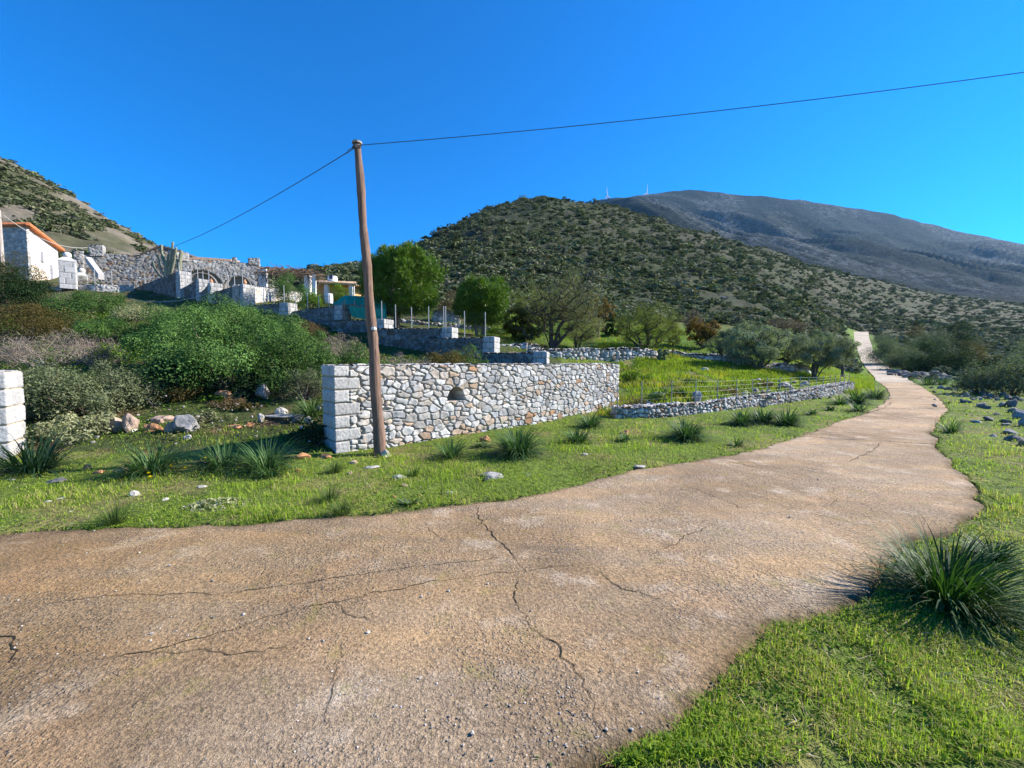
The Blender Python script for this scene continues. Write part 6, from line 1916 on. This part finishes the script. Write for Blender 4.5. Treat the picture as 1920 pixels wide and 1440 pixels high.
V, F4, F3, C = blades(np.stack([x, y, z], 1), H, Wd, r, (0.17, 0.265, 0.018), (0.39, 0.51, 0.058), .9)
yl = np.repeat((r.random(len(x)) < .08 + .42 * drym), 5)
C = np.where(yl[:, None], np.array([.42, .37, .15]) * np.repeat(r.uniform(.6, 1.2, len(x)), 5)[:, None], C)
g = np.repeat(sstep(14, 26, y), 5)[:, None]
o = mesh_obj('grass', V, [F4, F3], M['grass'], C * (1 - g) + C * np.array([1.05, 1.15, .8]) * g)
tag(o, 'short green grass of the verges with straw-coloured patches', 'grass', kind='stuff')
# broad-leaved clover and weeds
x, y = verge_points(r, 90000, -330, 2250, 740, 1440)
near = np.array([RL[::4, :2], RR[::4, :2]]).reshape(-1, 2)
x = x + r.normal(0, .03, len(x)); ok = ~on_road(x + .045, y + .02) & (y < 14) & ~((y > 7.0 + np.maximum(0, x + 3.14)) & (x > -3.2) & (x < 3.5)) & ~((x < -3.1) & (y > 8.6)) & ~((y > np.interp(x, LOW_P[:, 0], LOW_P[:, 1])) & (x > 3.1))
x, y = x[ok], y[ok]
de = np.full(len(x), 9.0)
for q in range(0, len(near)): de = np.minimum(de, np.hypot(x - near[q, 0], y - near[q, 1]))
pr_ = 1.1 * sstep(.45, .02, de) + .8 * sstep(.56, .68, fbm(x * 1.6, y * 1.6, 64, 3))
ok = r.random(len(x)) < pr_
x, y = x[ok], y[ok]; n = len(x)
lod = np.maximum(1, y / 3.0) ** .8
Pc = np.stack([x + r.normal(0, .012, n), y + r.normal(0, .012, n), hg(x, y) + r.uniform(.012, .06, n)], 1)
V, F = leaf_quads(Pc, unit(np.array([0, 0, 1.]) + .5 * r.normal(0, 1, (n, 3))), .021 * r.uniform(.6, 1.4, n) * lod, .014 * r.uniform(.6, 1.4, n) * lod, r)
o = mesh_obj('clover', V, [F], M['leaf'], np.repeat(lerp_col((.075, .155, .014), (.21, .32, .035), r.random(n)), 4, 0))
tag(o, 'small-leaved clover and weeds creeping over the lane edges', 'ground cover', kind='stuff')

# fallen straw and dead stalks on the verge
x, y = verge_points(r, 2600, -330, 2250, 860, 1440)
ok = ~on_road(x, y) & (y < 9) & ~((y > 7.0 + np.maximum(0, x + 3.14)) & (x > -3.2)); x, y = x[ok], y[ok]; n = len(x)
a = r.uniform(0, 6.28, n)
V, F = leaf_quads(np.stack([x, y, hg(x, y) + r.uniform(.015, .04, n)], 1), unit(np.array([0, 0, 1.]) + .25 * r.normal(0, 1, (n, 3))), r.uniform(.05, .17, n), .0035, r)
o = mesh_obj('straw', V, [F], M['twig'], np.repeat(lerp_col((.26, .20, .11), (.56, .49, .33), r.random(n)), 4, 0)); tag(o, 'dead stalks and straw lying on the verge grass', 'straw', kind='stuff')

# bright grass of the field and the terraces
def field_points(r, n, px0, px1, d0, d1):
    d = np.sqrt(r.uniform(d0 ** 2, d1 ** 2, n)); px = r.uniform(px0, px1, n)
    return (px - 960) / F_PX * d, d
x1, y1 = field_points(r, 60000, 1120, 1640, 11.5, 27)
x2, y2 = field_points(r, 42000, 830, 1640, 21, 44)
x, y = np.concatenate([x1, x2]), np.concatenate([y1, y2])
ok = ~on_road(x, y) & ((y > np.interp(x, LOW_P[:, 0], LOW_P[:, 1]) + .3) | (x > 17.5)) & (fbm(x * .8, y * .8, 65, 3) > .36)
x, y = x[ok], y[ok]; n = len(x)
P_ = np.stack([x, y, hg(x, y)], 1)
V, F4, F3, C = blades(P_, r.uniform(.08, .22, n) * (.6 + 1.2 * fbm(x * .9, y * .9, 66, 3)), r.uniform(.015, .03, n), r, (0.11, 0.18, 0.012), (0.27, 0.36, 0.035), .6)
tone = fbm(x * .5, y * .5, 72, 3); yl = np.repeat(r.random(n) < .06 + .5 * sstep(.5, .68, tone), 5); C = np.where(yl[:, None], np.array([.34, .29, .05]), C) * np.repeat(.75 + .5 * fbm(x * .8, y * .8, 73, 3), 5)[:, None]
o = mesh_obj('grass', V, [F4, F3], M['grass'], C); tag(o, 'lush bright green grass of the fenced field and terraces', 'grass', kind='stuff')
# weeds and low herbs on bank, field
x1, y1 = field_points(r, 60000, -250, 640, 7.6, 24)
x3, y3 = field_points(r, 7000, 620, 930, 12.5, 20)
x2, y2 = field_points(r, 15000, 1140, 1600, 12.5, 24)
x, y = np.concatenate([x1, x3, x2]), np.concatenate([y1, y3, y2])
ok = ((y > np.interp(x, LOW_P[:, 0], LOW_P[:, 1]) + .2) | (x < 3)) & (fbm(x * 1.3, y * 1.3, 67, 3) > np.where(x < 3, .40, .56)) & ~((x > -3.3) & (x < 3.6) & (y < 7.9 + np.maximum(0, x + 3.14)))
x, y = x[ok], y[ok]; n = len(x)
hgt = .05 + .28 * np.clip(fbm(x * 1.1, y * 1.1, 68, 3) - .3, 0, 1)
Pc = np.stack([x, y, hg(x, y) + r.uniform(.01, 1, n) * hgt], 1)
V, F = leaf_quads(Pc, unit(np.array([0, 0, .8]) + .7 * r.normal(0, 1, (n, 3))), .06 * r.uniform(.6, 1.5, n) * np.maximum(1, y / 10), .028 * r.uniform(.6, 1.5, n) * np.maximum(1, y / 10), r)
tone = fbm(x * .7, y * .7, 69, 3)
C = np.where((tone > .55)[:, None], lerp_col((.075, .085, .03), (.20, .18, .09), r.random(n)), lerp_col((.045, .10, .015), (.13, .20, .035), r.random(n)))
o = mesh_obj('undergrowth', V, [F], M['leaf'], np.repeat(C, 4, 0)); tag(o, 'low weeds and herbs covering the bank and the field between the bushes', 'undergrowth', kind='stuff')

# loose grit and pebbles lying on the lane
def scatter_pebbles(n, label):
    r = rng_of(31); mb = MB()
    base = rock_mesh('tmp', (1, .8, .6), 3, (1, 1, 1), 1)
    Vb = np.array([v.co[:] for v in base.data.vertices]); Fb = np.array([p.vertices[:] for p in base.data.polygons]); bpy.data.objects.remove(base)
    x, y = verge_points(r, n * 2, -100, 1800, 900, 1440)
    ok = on_road(x, y) & (fbm(x * 1.1, y * 1.1, 71, 3) > .45); x, y = x[ok], y[ok]
    for a, b in zip(x, y):
        s = r.uniform(.004, .011) * (2.2 if r.random() < .06 else 1); g = r.uniform(.15, .55)
        t = r.uniform(0, 6.3); R_ = np.array([[math.cos(t), -math.sin(t), 0], [math.sin(t), math.cos(t), 0], [0, 0, 1]])
        mb.add((Vb * s * r.uniform(.7, 1.2, 3)) @ R_.T + [a, b, .024], None, Fb, np.array([g, g * .93, g * .85]))
    tag(mb.build('grit', M['rock']), label, 'gravel', kind='stuff')
scatter_pebbles(600, 'loose grit and little pebbles lying on the concrete lane')
tuft(1025, 1425, 70, 36, 'tiny leafy weed rooted in a crack of the lane at the bottom', kind='rosette', n=26, c1=(.07, .11, .03), c2=(.20, .22, .10))

# ---------------------------------------------------------------- scrub on the slopes
def scrub_proto(seed, c1, c2, n=260, leaf=.20):
    r = rng_of(seed)
    V, F, C, _ = shrub_geo(r, .5, .5, .40, n, leaf * .9, leaf * .55, c1, c2, 9, .46, .2, .45, .10, 0, .8)
    return V, F, C
SC_COL = [((0.082, 0.100, 0.050), (0.155, 0.178, 0.085)), ((0.062, 0.080, 0.042), (0.120, 0.145, 0.070)), ((0.120, 0.122, 0.072), (0.200, 0.200, 0.115)), ((0.120, 0.124, 0.090), (0.195, 0.200, 0.142)), ((0.082, 0.102, 0.058), (0.150, 0.172, 0.092))]
r = rng_of(123)
def hill_points(n, px0, px1, d0, d1):
    px = r.uniform(px0, px1, n); d = np.exp(r.uniform(math.log(d0), math.log(d1), n) * 1.0)
    return (px - 960) / F_PX * d, d, px
pts = []
def accept(x, d, px, size):
    ok = ~on_road(x, d) & ~inside(UP_POLY + 0, x, d)
    mid = np.interp(d, [33, 43, 58, 72, 84, 97, 106, 121, 130], [14 * 2.2, 40, 51.3, 63, 73, 83, 90, 103, 112])
    return ok
n0 = 30000
x, d, px = hill_points(n0, 600, 2150, 43, 318)
size = np.clip(r.lognormal(.22, .52, n0), .45, 4.2) * np.interp(d, [43, 70, 120, 318], [.85, .95, 1.05, 1.35])
clump = fbm(x * .045, d * .045, 81, 4); c2_ = fbm(x * .014, d * .014, 82, 3)
rl = np.interp(d, UPL[:, 1], UPL[:, 0]); rr_ = np.interp(d, UPR[:, 1], UPR[:, 0])
ok = (r.random(n0) < sstep(.14, .44, clump) * (.75 + .6 * sstep(.35, .55, c2_))) & ~((d > 33) & (d < 126) & (x > rl - 1.2 - size / 2) & (x < rr_ + 1.2 + size / 2))
ok &= (px > 1560) | (d > np.interp(px, [600, 700, 800, 1000, 1200, 1400, 1560], [50, 50, 46, 44, 48, 54, 60]))
ok &= ~((px > 1630) & (px < 1760) & (d < 50))
x, d, px, size = x[ok], d[ok], px[ok], size[ok]
xl, dl, pl = hill_points(5200, -420, 640, 47, 112)
sl = np.clip(r.lognormal(.35, .45, 5200), .5, 3.2)
cl = fbm(xl * .17 + dl * .09, dl * .10, 83, 3)
okl = (r.random(5200) < sstep(.32, .54, cl)) & ~((pl > 20) & (pl < 330) & (dl < 49)) & ((pl > 330) | (dl > 52)) & (dl > np.interp(pl, [-420, 40, 330, 640], [54, 54, 47, 50]))
xl, dl, pl, sl = xl[okl], dl[okl], pl[okl], sl[okl]
print('scrub', len(x), len(xl))
protos = [scrub_proto(200 + k, *SC_COL[k % 5], n=300 if k < 5 else 300, leaf=.16) for k in range(7)]
small = [scrub_proto(230 + k, *SC_COL[k % 5], n=70, leaf=.30) for k in range(7)]
meshes = []
for k, (V, F, C) in enumerate(protos):
    o = mesh_obj('scrub_bush', V, [F], M['scrub'], C); meshes.append(o)
X, D_, S_ = np.concatenate([x, xl]), np.concatenate([d, dl]), np.concatenate([size, sl])
isl = np.concatenate([np.zeros(len(x), bool), np.ones(len(xl), bool)])
appar = S_ / D_
order = np.argsort(-appar)
def place(o, i):
    s = S_[i]
    o.location = (X[i], D_[i], gz(X[i], D_[i]) - .06 * s)
    o.rotation_euler = (0, 0, float(r.uniform(0, 6.28)))
    o.scale = (s * r.uniform(.9, 1.2), s * r.uniform(.9, 1.2), s * r.uniform(.6, .95))
nr = [i for i in order if not isl[i]][:220]; nl = [i for i in order if isl[i]][:80]
used = set()
for c, (idx, lab, grp) in enumerate(((nr, 'rounded dark green scrub bush among many others on the slopes of the near hill', 'scrub bushes on the near hill'), (nl, 'dark scrub bush among others on the dry rocky slope behind the white house', 'scrub bushes on the left slope'))):
    for q, i in enumerate(idx):
        src = meshes[(q + c) % 7]
        if id(src) not in used and c == 0: o = src; used.add(id(src))
        else:
            o = src.copy(); COL.objects.link(o)
        tag(o, lab, 'bush', grp); place(o, i)
rest = np.array([i for i in order if i not in set(nr) | set(nl)])
def mass(idx, label, seed):
    rr = rng_of(seed); VV, FF, CC, k0 = [], [], [], 0
    Z = hg(X[idx], D_[idx])
    for q, i in enumerate(idx):
        V, F, C = small[rr.integers(0, 7)]
        a = rr.uniform(0, 6.28); s = S_[i]
        R_ = np.array([[math.cos(a), -math.sin(a), 0], [math.sin(a), math.cos(a), 0], [0, 0, 1]])
        VV.append((V * np.array([s * rr.uniform(.9, 1.2), s * rr.uniform(.9, 1.2), s * rr.uniform(.55, .9)])) @ R_.T + [X[i], D_[i], Z[q] - .05 * s])
        FF.append(F + k0); k0 += len(V); CC.append(C * rr.uniform(.75, 1.3))
    o = mesh_obj('scrub', np.vstack(VV), [np.vstack(FF)], M['scrub'], np.vstack(CC)); tag(o, label, 'scrub', kind='stuff')
mass(rest[~isl[rest]], 'low evergreen scrub dotted densely over the near hill', 1)
mass(rest[isl[rest]], 'low evergreen scrub dotted over the dry left slope', 2)

# ---------------------------------------------------------------- air
k = NT('haze_air')
pv = k.n('VolumePrincipled')
pv.inputs['Color'].default_value = (0.26, 0.58, 1.0, 1)
pv.inputs['Density'].default_value = 0.000048
pv.inputs['Anisotropy'].default_value = 0.2
k.link(pv.outputs[0], k.out.inputs['Volume'])
M['haze'] = k.m
mb = MB()
mb.hull([(-3500, -60, -6), (5500, -60, -6), (5500, 3600, -6), (-3500, 3600, -6)], [(-3500, -60, 950), (5500, -60, 950), (5500, 3600, 950), (-3500, 3600, 950)])
o = mb.build('haze', M['haze'])
tag(o, 'thin blue air between the lane and the mountain', 'haze', kind='stuff')
